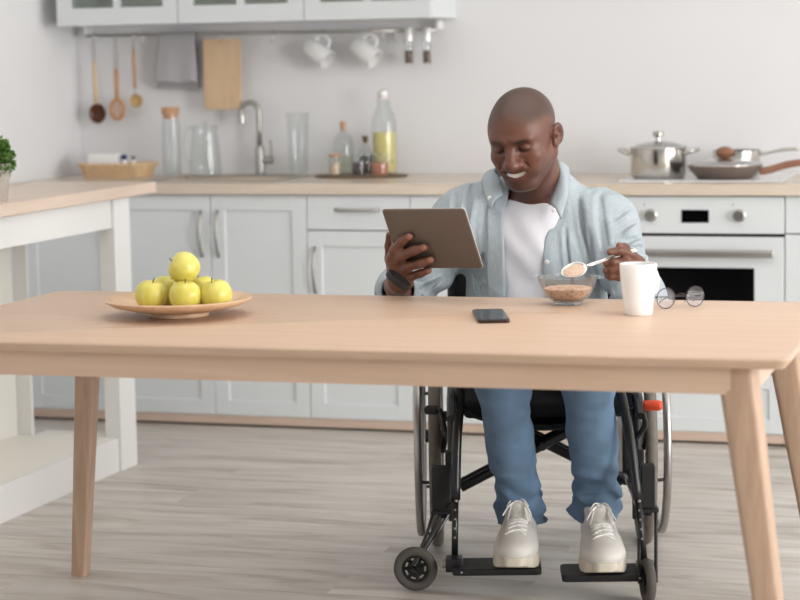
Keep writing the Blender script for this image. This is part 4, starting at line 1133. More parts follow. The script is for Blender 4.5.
def np_mesh(name, verts, faces, mats, parent, colors=None, mi=None):
    me = bpy.data.meshes.new(name)
    me.vertices.add(len(verts)); me.vertices.foreach_set('co', verts.astype(np.float32).ravel())
    me.loops.add(len(faces)*4); me.loops.foreach_set('vertex_index', faces.astype(np.int32).ravel())
    me.polygons.add(len(faces)); me.polygons.foreach_set('loop_start', np.arange(len(faces), dtype=np.int32)*4)
    me.polygons.foreach_set('loop_total', np.full(len(faces), 4, np.int32))
    me.polygons.foreach_set('use_smooth', np.ones(len(faces), bool))
    for m in mats: me.materials.append(m)
    if mi is not None: me.polygons.foreach_set('material_index', mi.astype(np.int32))
    me.update(); me.validate()
    if colors is not None:
        at = me.color_attributes.new('tone', 'FLOAT_COLOR', 'POINT')
        at.data.foreach_set('color', np.concatenate([colors, np.ones((len(colors), 1))], 1).astype(np.float32).ravel())
    o = bpy.data.objects.new(name, me); COL.objects.link(o); o.parent = parent
    return o
def attr_mat(name, rough=.5, bump=0, bscale=300, sss=0, spec=.4, weave=0):
    m, nt, b = newmat(name)
    a = nt.nodes.new('ShaderNodeAttribute'); a.attribute_name = 'tone'
    nt.links.new(a.outputs['Color'], b.inputs['Base Color']); b.inputs['Roughness'].default_value = rough
    b.inputs['Specular IOR Level'].default_value = spec
    if sss: b.inputs['Subsurface Weight'].default_value = sss; b.inputs['Subsurface Radius'].default_value = (.008, .003, .0015)
    if bump:
        tc = nt.nodes.new('ShaderNodeTexCoord'); n2 = nt.nodes.new('ShaderNodeTexNoise'); n2.inputs['Scale'].default_value = bscale
        nt.links.new(tc.outputs['Object'], n2.inputs['Vector'])
        bp = nt.nodes.new('ShaderNodeBump'); bp.inputs['Strength'].default_value = bump; bp.inputs['Distance'].default_value = .002
        nt.links.new(n2.outputs['Fac'], bp.inputs['Height']); nt.links.new(bp.outputs[0], b.inputs['Normal'])
    return m
L3 = lambda r, g, b: np.array([lin(r), lin(g), lin(b)])
P_ = lambda x, y, Y: npv(aY(x, y, Y))
D_ = lambda x, y, D: npv(aD(x, y, D))

person = thing('person', 'smiling bald person in light blue shirt and jeans seated behind the table holding a tablet', 'person', (WCX, WCY-.1, 0))
def loc0(v): return v-np.array([WCX, WCY-.1, 0])

# ---- head frame
HC = P_(523, 135, 5.36); HS = 1.07
Rh = (Matrix.Rotation(math.radians(-8), 3, 'Z') @ Matrix.Rotation(math.radians(-4), 3, 'Y') @ Matrix.Rotation(math.radians(21), 3, 'X'))
Rh = np.array([[Rh[i][j] for j in range(3)] for i in range(3)])
def hp(x, y, z): return HC+HS*(Rh@np.array([x, y, z]))
def hloc(p): return ((p-HC)@Rh)/HS
H = SDF()
def hell(c, r, k=.01, kind='add', ang=None):
    R = Rh
    if ang is not None:
        q = Euler(ang).to_matrix(); R = Rh@np.array([[q[i][j] for j in range(3)] for i in range(3)])
    H.ell(hp(*c), np.array(r)*HS, k, kind, R)
def hcap(a, b, ra, rb, k=.01, kind='add'): H.cap(hp(*a), hp(*b), ra*HS, rb*HS, k, kind)
hell((0, .014, .029), (.0765, .096, .0805), .01)
hell((0, -.030, .014), (.067, .062, .066), .03)          # forehead
hell((0, -.034, -.040), (.060, .052, .066), .03)          # mid face
for s in (-1, 1):
    hcap((s*.054, .005, -.050), (s*.024, -.058, -.096), .022, .020, .028)   # jaw
    hell((s*.040, -.062, -.028), (.026, .022, .022), .018)                  # cheek
    hell((s*.034, -.070, -.052), (.020, .018, .022), .016)                  # smile cheek
    hcap((s*.012, -.088, .022), (s*.044, -.074, .020), .0095, .0085, .014)  # brow
    hell((s*.0310, -.0905, .001), (.0185, .013, .0115), .010, 'sub')        # eye socket
    hell((s*.0310, -.0735, .000), (.0150, .0145, .0125), .004)              # closed-down lids
hell((0, -.074, -.094), (.026, .020, .020), .022)        # chin
hcap((0, -.086, .012), (0, -.107, -.032), .0085, .0150, .012)   # nose
for s in (-1, 1): hell((s*.0175, -.096, -.036), (.0125, .0125, .0105), .008)
for s in (-1, 1): hcap((s*.026, -.094, -.034), (s*.043, -.074, -.062), .0022, .0022, .009, 'sub')
hell((0, -.106, -.036), (.0170, .014, .0120), .008)
for s in (-1, 1): hell((s*.0085, -.104, -.0465), (.0045, .005, .003), .003, 'sub')
# muzzle and lips
hell((0, -.074, -.064), (.034, .022, .022), .018)
def lipcurve(x): return 7.5*x*x
up = [(x, -.0945+8.5*x*x, -.0562+lipcurve(x)) for x in np.linspace(-.033, .033, 9)]
dn = [(x, -.0915+8.5*x*x, -.0735+lipcurve(x)*1.75) for x in np.linspace(-.031, .031, 9)]
for C_, r0 in ((up, .0040), (dn, .0052)):
    for i in range(8):
        ra = r0*(1-.55*abs(C_[i][0])/.030); rb = r0*(1-.55*abs(C_[i+1][0])/.030)
        hcap(C_[i], C_[i+1], ra, rb, .004)
# mouth opening carved between the lips, teeth behind
def mouth_fn(p):
    q = hloc(p); x = q[:, 0]
    zc = -.0648+lipcurve(x)*1.2; hh = .0045*np.sqrt(np.clip(1-(x/.029)**2, 0, 1))
    return np.maximum(np.maximum(np.abs(q[:, 2]-zc)-hh, np.abs(x)-.031), q[:, 1]+.074)*.8
H.op('sub', mouth_fn, .0025, hp(0, -.08, -.065), .05)
def teeth_fn(p):
    q = hloc(p); x = q[:, 0]
    zc = -.0648+lipcurve(x)*1.2
    return np.maximum(np.maximum(np.abs(q[:, 2]-zc)-.0082, np.abs(x)-.0275), np.abs(q[:, 1]-(-.0835+8.5*x*x))-.004)*.8
H.op('add', teeth_fn, .001, hp(0, -.08, -.065), .05)
# ears
for s in (-1, 1):
    hell((s*.082, .016, -.010), (.0080, .019, .030), .005, 'add', (0, s*.16, s*-.45))
    hell((s*.0885, .010, -.008), (.0055, .010, .017), .004, 'sub', (0, s*.16, s*-.45))
    hell((s*.083, .008, -.008), (.006, .006, .008), .004)
    hell((s*.076, .004, -.030), (.008, .010, .012), .006)
# neck
NB = P_(541, 207, 5.47)
H.cap(hp(0, .030, -.055), NB, .058*HS, .066, .03)
for s, pt in ((-1, P_(500, 214, 5.44)), (1, P_(585, 208, 5.54))): H.cap(NB+V(0, .01, -.0), pt, .045, .035, .04)

# ---- torso, arms, legs
SHL, SHR = P_(463, 223, 5.43), P_(602, 223, 5.53)      # shoulder joints (image left / right)
CH = (SHL+SHR)/2+V(0, .02, -.06)
ax_ = (SHR-SHL); ax_[2] = 0; ax_ /= np.linalg.norm(ax_); ay_ = np.cross(V(0, 0, 1), ax_)
TR_ = np.stack([ax_, ay_, V(0, 0, 1)], 1)
HIP = np.array(WM @ Vector((0, -.03, .54)))
EL, ER = P_(403, 304, 5.37), P_(648, 318, 5.40)
WL_, WR_ = P_(396.5, 286, 5.105), P_(641, 277, 5.20)
def torso(S, g, k=.05):
    S.ell(CH, (.165+g, .105+g, .13+g), k, R=TR_)
    S.ell(CH+V(0, .01, -.14), (.155+g, .110+g, .15+g), .06, R=TR_)
    S.ell((CH+HIP)/2+V(0, -.01, -.08), (.155+g, .118+g, .15+g), .06, R=TR_)
    S.ell(HIP+V(0, 0, .03), (.165+g, .12+g, .11+g), .06, R=TR_)
    for s_, q in ((-1, SHL), (1, SHR)): S.ell(q+V(0, 0, -.014), (.055+g, .06+g, .058+g), .06)
    S.cap(SHL+V(0, 0, .0), SHR+V(0, 0, .0), .05+g, .05+g, .05)
BODY = SDF(); BODY.ops = list(H.ops)
torso(BODY, -.014)
for S_, E_, W_ in ((SHL, EL, WL_), (SHR, ER, WR_)):
    BODY.cap(S_, E_, .046, .040, .04); BODY.cap(E_, W_, .040, .0285, .02)
KL, KR = P_(502, 378, 5.07), P_(588, 377, 5.10)
AL, AR = P_(520.5, 524, 5.19), P_(597, 520, 5.21)
HJL, HJR = HIP-ax_*.095+V(0, 0, -.005), HIP+ax_*.095+V(0, 0, -.005)
for a, b_, c in ((HJL, KL, AL), (HJR, KR, AR)):
    BODY.cap(a, b_, .070, .046, .04); BODY.cap(b_, c, .040, .025, .03)
TOEL, TOER = P_(514, 560, 4.98), P_(605, 557, 4.98)
for a, t_ in ((AL, TOEL), (AR, TOER)):
    BODY.cap(V(a[0], a[1]+.01, .125), V(t_[0], t_[1]+.03, .112), .020, .018, .02)
    BODY.cap(a, V(a[0], a[1]+.01, .125), .032, .024, .02)
# hand that holds the tablet (fingers lie across its back)
TABD = lambda x, y: 5.25-.129*((x-381-20*(y-210)/59)/83)+.076*(y-210)/59
def fd(x, y, off=.014): return D_(x, y, TABD(x, y)-off)
def finger(pts, rs, k=.006): BODY.chain(pts, rs, k)
pal = [fd(397, 262, .022), fd(402, 272, .024), fd(398, 281, .012)]
BODY.cap(WL_, pal[2], .0270, .027, .015)
BODY.cap(fd(393.5, 259, .012), fd(399, 283, .006), .0175, .023, .015)
BODY.cap(fd(397.5, 263, .016), fd(402, 282, .008), .0195, .024, .015)
BODY.cap(fd(400.5, 270, .018), fd(404, 281, .010), .0190, .022, .014)
finger([fd(391, 261, .014), fd(394.5, 250.5, .026), fd(402, 241, .020), fd(409.5, 236.5, .0125)], [.0140, .0128, .0110, .0092])
finger([fd(395, 264, .018), fd(401.5, 255.5, .032), fd(414, 250.5, .025), fd(424, 247.5, .0125)], [.0145, .0132, .0114, .0096])
finger([fd(399, 270, .018), fd(407, 267, .032), fd(420, 263.5, .025), fd(430.5, 260.0, .0125)], [.0140, .0128, .0112, .0094])
finger([fd(403, 277, .012), fd(411, 276.5, .024), fd(420, 273.5, .018), fd(428.5, 270.5, .010)], [.0128, .0114, .0100, .0084])
# thumb behind the tablet edge
finger([fd(394, 272, .004), fd(389.5, 259, -.006), fd(388.6, 246, -.014), fd(389, 235, -.019)], [.016, .0115, .0095, .0078], .012)
# hand with the spoon
SD = 5.165
BODY.cap(WR_, D_(636, 268, 5.22), .027, .024, .015)
BODY.cap(D_(637, 262.5, 5.21), D_(632, 278, 5.22), .0165, .0165, .014)
BODY.cap(D_(630, 262, 5.215), D_(627, 276, 5.225), .0150, .0155, .014)
finger([D_(640, 262, 5.21), D_(631, 254.5, 5.185), D_(619.5, 250.5, 5.16), D_(610.0, 252.0, 5.150)], [.0130, .0118, .0102, .0086])
finger([D_(636, 266, 5.20), D_(625, 262.0, 5.17), D_(613, 262.0, 5.16), D_(606.5, 263.5, 5.170)], [.0125, .0115, .0100, .0086])
finger([D_(634, 272, 5.20), D_(622, 269.5, 5.168), D_(611, 269.5, 5.168), D_(606, 270.5, 5.185)], [.0120, .0110, .0096, .0084])
finger([D_(632, 278, 5.205), D_(620, 277.0, 5.175), D_(611, 276.5, 5.175), D_(607.5, 276.0, 5.19)], [.0110, .0098, .0088, .0076])
finger([D_(637, 268, 5.235), D_(632, 256, 5.235), D_(625, 248.0, 5.205), D_(619.5, 246.0, 5.185)], [.015, .0125, .0110, .0092], .012)
lo = np.minimum.reduce([HC-.16, HIP-.25, AL-.2, WL_-.12, TOEL-.1, EL-.1, WR_-.08]); hi = np.maximum.reduce([HC+.17, HIP+.25, WR_+.12, ER+.1, SHR+.15, AR+.1])
lo[2] = .07
bv, bf = mesh_sdf(lambda p, c, R: BODY.ev(p, c, R), lo, hi, .0026, relax=0)
# tone of the skin
q = hloc(bv)
skin = L3(110, 70, 55); skin2 = L3(82, 52, 41); face_hi = L3(138, 92, 72)
n1 = vnoise(bv*22)[:, None]*.5+.5
col = skin*(1-n1*.35)+skin2*n1*.35
def blend(mask, c): 
    global col
    m = np.clip(mask, 0, 1)[:, None]; col = col*(1-m)+np.array(c)*m
inh = (np.linalg.norm(bv-HC, axis=1) < .17*HS)
x, y, z = q[:, 0], q[:, 1], q[:, 2]
ss = lambda a, b_, v: np.clip((v-a)/(b_-a), 0, 1)
# shaved scalp
hair = ss(.045, .062, z+.40*np.maximum(0, y+.02)+.05*np.maximum(0, np.abs(x)-.03))*ss(-.090, -.055, y)
hair2 = ss(.01, .03, y)*ss(-.02, .0, z)*inh
blend(np.maximum(hair, hair2)*inh*.8, L3(70, 55, 50))
# beard shadow
be = ss(-.050, -.068, z)*ss(.02, -.01, y)*inh
blend(be*.55, L3(70, 50, 44))
front = (y < -.055)*inh
for s in (-1, 1):
    bx = (x-s*.030)
    blend(front*np.exp(-(bx/.017)**4)*np.exp(-((z-(.0190-6*bx*bx+.02*s*bx))/.0060)**2)*.95, L3(30, 20, 18))     # eyebrow
    blend(front*np.exp(-(bx/.0155)**4)*np.exp(-((z-(-.0060+9*bx*bx))/.0042)**2)*.97, L3(22, 14, 12))           # lashes of the lowered eye
    blend(front*np.exp(-(bx/.018)**2)*np.exp(-((z-.002)/.010)**2)*.35, L3(70, 42, 34))
lipu = front*(np.abs(x) < .032)*np.exp(-((z-(-.0535+lipcurve(x)))/.0048)**2)
lipd = front*(np.abs(x) < .030)*np.exp(-((z-(-.0740+lipcurve(x)*1.75))/.0062)**2)
blend(lipu*.6, L3(96, 52, 46)); blend(lipd*.7, L3(124, 70, 64))
zt_ = -.0630+lipcurve(x)*1.15
inm = front*(np.abs(x) < .031)*(np.abs(z-(-.0648+lipcurve(x)*1.2)) < .0045*np.sqrt(np.clip(1-(x/.029)**2, 0, 1))+.0004)
blend(inm*1.0, L3(50, 20, 18))
blend(inm*(z > -.0725+lipcurve(x)*1.25)*(np.abs(x) < .0245), L3(236, 232, 224))
# finger tips a little lighter
for tpt in (fd(409.5, 236.5, .02), fd(424, 247.5, .02), fd(430.5, 260, .02), fd(428.5, 270.5, .018), D_(619.5, 244.5, 5.18), D_(608, 250.5, 5.14), D_(605, 262, 5.16), D_(604.5, 270, 5.17)):
    blend(np.exp(-(np.linalg.norm(bv-tpt, axis=1)/.0085)**4)*.5, L3(176, 122, 102))
MT['skin'] = attr_mat('brown_skin', .42, .15, 500, .06, .45)
np_mesh('body', loc0(bv), bf, [MT['skin']], person, col)

# ---- t-shirt
TS = SDF(); torso(TS, .006)
TS.cap(SHL+V(0, 0, -.005), NB+V(-.01, .01, -.035), .055, .060, .03); TS.cap(SHR+V(0, 0, -.005), NB+V(.01, .01, -.035), .055, .060, .03)
TS.cap(NB+V(0, -.002, -.02), NB+V(0, .0, -.10), .078, .09, .04)
def neck_cut(p):
    n = V(.22, .62, .78); n = n/np.linalg.norm(n); c0 = P_(528, 200, 5.415)
    return np.maximum(-(p-c0)@n, 0)*0+(-(p-c0)@n)
TS.op('sub', neck_cut, .004, NB, .4)
def tfold(p):
    return .0022*np.sin((p[:, 0]*1.2+p[:, 2]*.9)*62+2.4*vnoise(p*9))*np.clip((5.42-p[:, 1])/.06, 0, 1)
TS.op('disp', tfold, 0, CH, 2)
tv, tf = mesh_sdf(lambda p, c, R: TS.ev(p, c, R), CH-V(.3, .26, .5), CH+V(.3, .26, .2), .0045)
MT['tee'] = plain('white_jersey', (232, 232, 238), .9, bump=.15, bscale=900)
np_mesh('t_shirt', loc0(tv), tf, [MT['tee']], person)
# neckline rib: follows the rim of the t-shirt
# ---- shirt
SH = SDF(); torso(SH, .022)
SH.cap(SHL+V(.02, 0, .026), NB+V(-.09, .01, .020), .062, .062, .03); SH.cap(SHR+V(-.02, 0, .018), NB+V(.05, .02, .024), .062, .064, .03)
SH.ell(CH+V(0, .04, .03), (.17, .10, .12), .05, R=TR_)
SH.cap(SHL, EL+V(-.0, 0, .0), .073, .062, .04); SH.cap(SHR, ER, .074, .062, .04)
CL1 = P_(398, 291, 5.20); CR1 = WR_+(ER-WR_)*.25
SH.cap(EL, CL1, .062, .058, .02); SH.cap(ER, CR1, .060, .048, .02)
CRM = V(0, 0, 0)
FOLDS = []
for x0_, y0_, x1_, y1_, am_, wd_ in ((571, 203, 586, 276, .007, .006), (590, 200, 600, 256, .009, .007), (583, 232, 592, 296, .006, .006), (561, 230, 566, 292, .005, .005),
        (602, 250, 636, 240, .009, .006), (614, 234, 640, 214, .008, .006), (606, 222, 630, 203, .006, .006), (604, 262, 612, 292, .006, .005), (640, 246, 656, 292, .006, .006), (618, 246, 652, 262, .007, .005),
        (466, 190, 469, 222, .006, .006), (452, 196, 462, 236, .007, .006), (477, 200, 474, 292, .006, .006), (468, 272, 474, 296, .005, .005), (412, 286, 446, 268, .008, .006), (420, 296, 440, 280, .007, .005)):
    q0, q1 = P_(x0_, y0_, 5.36), P_(x1_, y1_, 5.36); FOLDS.append((np.array([q0[0], q0[2]]), np.array([q1[0], q1[2]]), am_*1.4, wd_))
def fold(p):
    x, y, z = p[:, 0], p[:, 1], p[:, 2]
    w1 = vnoise(p*np.array([13, 13, 5.0]))
    w2 = vnoise(p*np.array([30, 30, 12.0])+7)
    w3 = vnoise(p*np.array([9, 9, 9.0])+3)
    rg = 1-np.abs(vnoise(p*np.array([17, 17, 6.0])+w3[:, None]*.8+11))*2.2
    base = .0050*w1+.0022*w2+.0045*np.clip(rg, -.5, 1)
    # long soft pleats hanging from the shoulder on the right half of the chest
    u = (x-P_(585, 240, 5.35)[0])
    pl_ = .0060*np.sin(u*115+z*16+1.5*w3)*np.exp(-(u/.075)**2)*np.clip((5.48-y)/.05, 0, 1)
    u2 = (x-P_(475, 250, 5.3)[0])
    pl2 = .0055*np.sin(u2*120-z*10+1.5*w3)*np.exp(-(u2/.05)**2)*np.clip((5.45-y)/.05, 0, 1)
    # cross folds on the sleeves
    for S_, E_, sl in ((SHL, EL, 1), (SHR, ER, -1)):
        t_ = ((p-S_)@(E_-S_))/((E_-S_)@(E_-S_))
        dd = np.linalg.norm(p-(S_+np.clip(t_, 0, 1)[:, None]*(E_-S_)), axis=1)
        msk = np.exp(-(np.maximum(0, dd-.03)/.06)**2)*np.clip(t_*3, 0, 1)
        base = base+.0085*np.sin(t_*27+sl*x*45+2.2*w3)*msk*np.clip(t_+.2, 0, 1)
    xl_ = np.interp(z, zl, xl)
    fr_ = np.clip((5.52-y)/.05, 0, 1)
    for a0, a1, am, wd in FOLDS:
        e_ = a1-a0; t_ = np.clip(((x-a0[0])*e_[0]+(z-a0[1])*e_[1])/(e_@e_), 0, 1)
        dx_ = x-a0[0]-t_*e_[0]; dz_ = z-a0[1]-t_*e_[1]
        dd2 = dx_*dx_+dz_*dz_
        sd = np.sign(dx_*e_[1]-dz_*e_[0])*np.sqrt(dd2)
        base = base+am*fr_*(-np.exp(-dd2/(wd*wd))+.75*np.exp(-((sd-wd*1.9)/(wd*1.3))**2)*(np.exp(-dd2/(wd*wd*16))))*(1-.6*np.abs(2*t_-1)**3)
    band = np.clip((x-(xl_-.043))/.002, 0, 1)*np.clip((5.45-y)/.02, 0, 1)*(x < xl_+.03)
    return -np.clip(base*1.2+pl_*1.3+pl2*(1-band)+.003*band, -.0065, .014)
XLp = [P_(499, 196, 5.32), P_(497.5, 212, 5.32), P_(499, 240, 5.32), P_(500.5, 300, 5.32), P_(500, 360, 5.32)]
XRp = [P_(553, 196, 5.38), P_(550, 217, 5.38), P_(542, 240, 5.36), P_(540, 266, 5.36), P_(544, 300, 5.36), P_(546, 360, 5.36)]
zl, xl = np.array([q_[2] for q_ in XLp])[::-1], np.array([q_[0] for q_ in XLp])[::-1]
zr, xr = np.array([q_[2] for q_ in XRp])[::-1], np.array([q_[0] for q_ in XRp])[::-1]
def opening(p):
    # correct x for depth so that the slot runs along the line of the chest normal
    y = p[:, 1]-5.34
    a = np.interp(p[:, 2], zl, xl)-.0*y; b_ = np.interp(p[:, 2], zr, xr)-.0*y
    d = np.maximum(a-p[:, 0], p[:, 0]-b_)
    return np.maximum(d, p[:, 1]-5.46)
SH.op('disp', fold, 0, CH, 5)
SH.op('sub', opening, .006, CH, 5)
def innershell(p): return TS_in.ev(p)
TS_in = SDF(); torso(TS_in, .012)
TS_in.cap(SHL, EL, .052, .042, .04); TS_in.cap(SHR, ER, .052, .042, .04)
TS_in.cap(EL, CL1+(CL1-EL)*.5, .042, .042, .02); TS_in.cap(ER, CR1+(CR1-ER)*.5, .040, .038, .02)
TS_in.cap(SHL+V(.02, 0, .026), NB+V(-.09, .01, .020), .048, .048, .03); TS_in.cap(SHR+V(-.02, 0, .018), NB+V(.05, .02, .024), .048, .050, .03)
TS_in.cap(NB+V(0, -.01, -.04), NB+V(0, -.02, .12), .072, .075, .02)
SH.op('sub', innershell, .003, CH, 5)
# open sleeve ends
for W_, E_ in ((CL1, EL), (CR1, ER)):
    n_ = (W_-E_)/np.linalg.norm(W_-E_)
    SH.op('sub', (lambda p, W_=W_, n_=n_: np.maximum(-((p-W_)@n_-.012), np.linalg.norm(p-W_, axis=1)-.12)), .003, W_, .2)
SH.op('sub', (lambda p: -(.40-p[:, 2])*-1 if False else (p[:, 2]*0+(p[:, 2]-.50))), .004, HIP, 5)
lo = np.minimum.reduce([SHL-.13, EL-.12, CL1-.09, HIP-.24]); hi = np.maximum.reduce([SHR+.13, ER+.12, NB+.12, HIP+.26]); lo[2] = .48
sv, sf = mesh_sdf(lambda p, c, R: SH.ev(p, c, R), lo, hi, .0032, relax=1)
def shirt_mat():
    m, nt, b = newmat('light_blue_chambray')
    tc = nt.nodes.new('ShaderNodeTexCoord')
    n = nt.nodes.new('ShaderNodeTexNoise'); n.inputs['Scale'].default_value = 60; n.inputs['Detail'].default_value = 4
    mp = nt.nodes.new('ShaderNodeMapping'); mp.inputs['Scale'].default_value = (6, 6, 1)
    nt.links.new(tc.outputs['Object'], mp.inputs[0]); nt.links.new(mp.outputs[0], n.inputs[0])
    cr = nt.nodes.new('ShaderNodeValToRGB'); e = cr.color_ramp.elements
    e[0].position = .3; e[0].color = rgb(158, 169, 175); e[1].position = .7; e[1].color = rgb(178, 187, 192)
    nt.links.new(n.outputs['Fac'], cr.inputs[0]); nt.links.new(cr.outputs[0], b.inputs['Base Color'])
    b.inputs['Roughness'].default_value = .85; b.inputs['Specular IOR Level'].default_value = .2
    bp = nt.nodes.new('ShaderNodeBump'); bp.inputs['Strength'].default_value = .25; bp.inputs['Distance'].default_value = .002
    n2 = nt.nodes.new('ShaderNodeTexNoise'); n2.inputs['Scale'].default_value = 45; n2.inputs['Detail'].default_value = 4; n2.inputs['Distortion'].default_value = 1.5
    nt.links.new(tc.outputs['Object'], n2.inputs[0]); nt.links.new(n2.outputs['Fac'], bp.inputs['Height']); nt.links.new(bp.outputs[0], b.inputs['Normal'])
    return m
MT['shirt'] = shirt_mat()
shirt = np_mesh('shirt', loc0(sv), sf, [MT['shirt']], person)
# collar leaves, plackets and buttons as parts of the shirt
def loft_sheet(A, B, th, name, mat, parent, n=14, mid=None):
    """sheet between two point rows, given thickness"""
    A = bez([Vector(loc0(np.array(a))) for a in A], n//2); B = bez([Vector(loc0(np.array(a))) for a in B], n//2)
    g = []
    for a, b_ in zip(A, B):
        c = []
        for k in range(7):
            t_ = k/6; q_ = a.lerp(b_, t_)
            if mid: q_ = q_+Vector(mid)*math.sin(PI*t_)
            c.append(q_)
        g.append(c)
    return sheet(g, th, name, mat, parent)
MT['collar'] = MT['shirt']
# image-left leaf: from behind the neck down to its point
loft_sheet([P_(556, 160, 5.56), P_(520, 168, 5.54), P_(495, 169, 5.46), P_(501, 181, 5.40), P_(502, 195, 5.345)],
           [P_(560, 172, 5.60), P_(515, 180, 5.585), P_(485, 176, 5.49), P_(484, 191, 5.37), P_(491, 208.5, 5.315)], .004, 'collar', MT['collar'], shirt, mid=(-.004, -.006, .004))
loft_sheet([P_(540, 160, 5.59), P_(556, 160, 5.56), P_(558, 163, 5.48), P_(559, 177, 5.43), P_(550, 204, 5.375)],
           [P_(545, 172, 5.63), P_(566, 168, 5.60), P_(569, 173, 5.50), P_(568, 192, 5.405), P_(561, 219, 5.355)], .004, 'collar', MT['collar'], shirt, mid=(.003, -.006, .004))
for px, py, Y in ((489.5, 198, 5.333), (553.5, 210, 5.345), (547, 262, 5.245)):
    q_ = Vector(loc0(P_(px, py, Y)))
    MB().lathe([(.001, -.0015), (.0055, -.0015), (.006, 0), (.0045, .0012), (.001, .0008)], 14, Matrix.Translation(q_) @ Matrix.Rotation(PI/2, 4, 'X')).build('button', MT['porcelain'], shirt, smooth=True)

# ---- jeans
JE = SDF()
JE.ell(HIP+V(0, 0, 0), (.175, .14, .105), .05, R=TR_)
for a, b_, c, s in ((HJL, KL, AL, -1), (HJR, KR, AR, 1)):
    JE.cap(a, b_, .088, .067, .04); JE.cap(b_, c+V(0, 0, .02), .065, .048, .03)
MIDL, MIDR = P_(509, 450, 5.13), P_(593, 450, 5.15)
JE.ell(MIDL+V(0, .02, .03), (.052, .062, .11), .03); JE.ell(MIDR+V(0, .02, .03), (.052, .062, .11), .03)
CUL, CUR = P_(520, 509, 5.20), P_(595, 504, 5.22)
JE.cap(CUL+V(0, 0, .035), CUL+V(.004, 0, -.022), .050, .056, .02); JE.cap(CUR+V(0, 0, .035), CUR+V(-.004, 0, -.022), .052, .057, .02)
def jfold(p):
    w1 = vnoise(p*np.array([16, 16, 8.0])); w2 = vnoise(p*np.array([26, 26, 22.0])+5); z = p[:, 2]
    low = np.clip((.34-z)/.12, 0, 1)
    low2 = np.clip((.34-z)/.12, .12, 1)
    rg = 1-np.abs(vnoise(p*np.array([14, 14, 30.0])+3))*2.4
    return -(.004*w1+.0018*w2+low2*.010*rg+.006*low2*np.sin(z*105+p[:, 0]*40+3.0*w1))
JE.op('disp', jfold, 0, HIP, 5)
hemL, hemR = P_(520, 527, 5.15)[2], P_(594, 523, 5.17)[2]
def hem(p):
    c = np.where(p[:, 0] < (CUL[0]+CUR[0])/2, hemL+.05*(p[:, 0]-CUL[0]), hemR-.06*(p[:, 0]-CUR[0]))
    return p[:, 2]-c
JE.op('sub', hem, .003, HIP, 5)
JI = SDF()
for c in (CUL, CUR): JI.cap(c+V(0, 0, .04), c+V(0, 0, -.10), .040, .048, .01)
JE.op('sub', lambda p: JI.ev(p), .003, (CUL+CUR)/2, .3)
lo = np.minimum.reduce([HIP-.24, KL-.12, CUL-.1]); hi = np.maximum.reduce([HIP+.24, KR+.12, CUR+.1]); lo[2] = .12
jv, jf = mesh_sdf(lambda p, c, R: JE.ev(p, c, R), lo, hi, .0036, relax=1)
MT['denim'] = plain('light_blue_denim', (98, 124, 150), .85, noise=.16, nscale=18, bump=.3, bscale=500)
np_mesh('jeans', loc0(jv), jf, [MT['denim']], person)

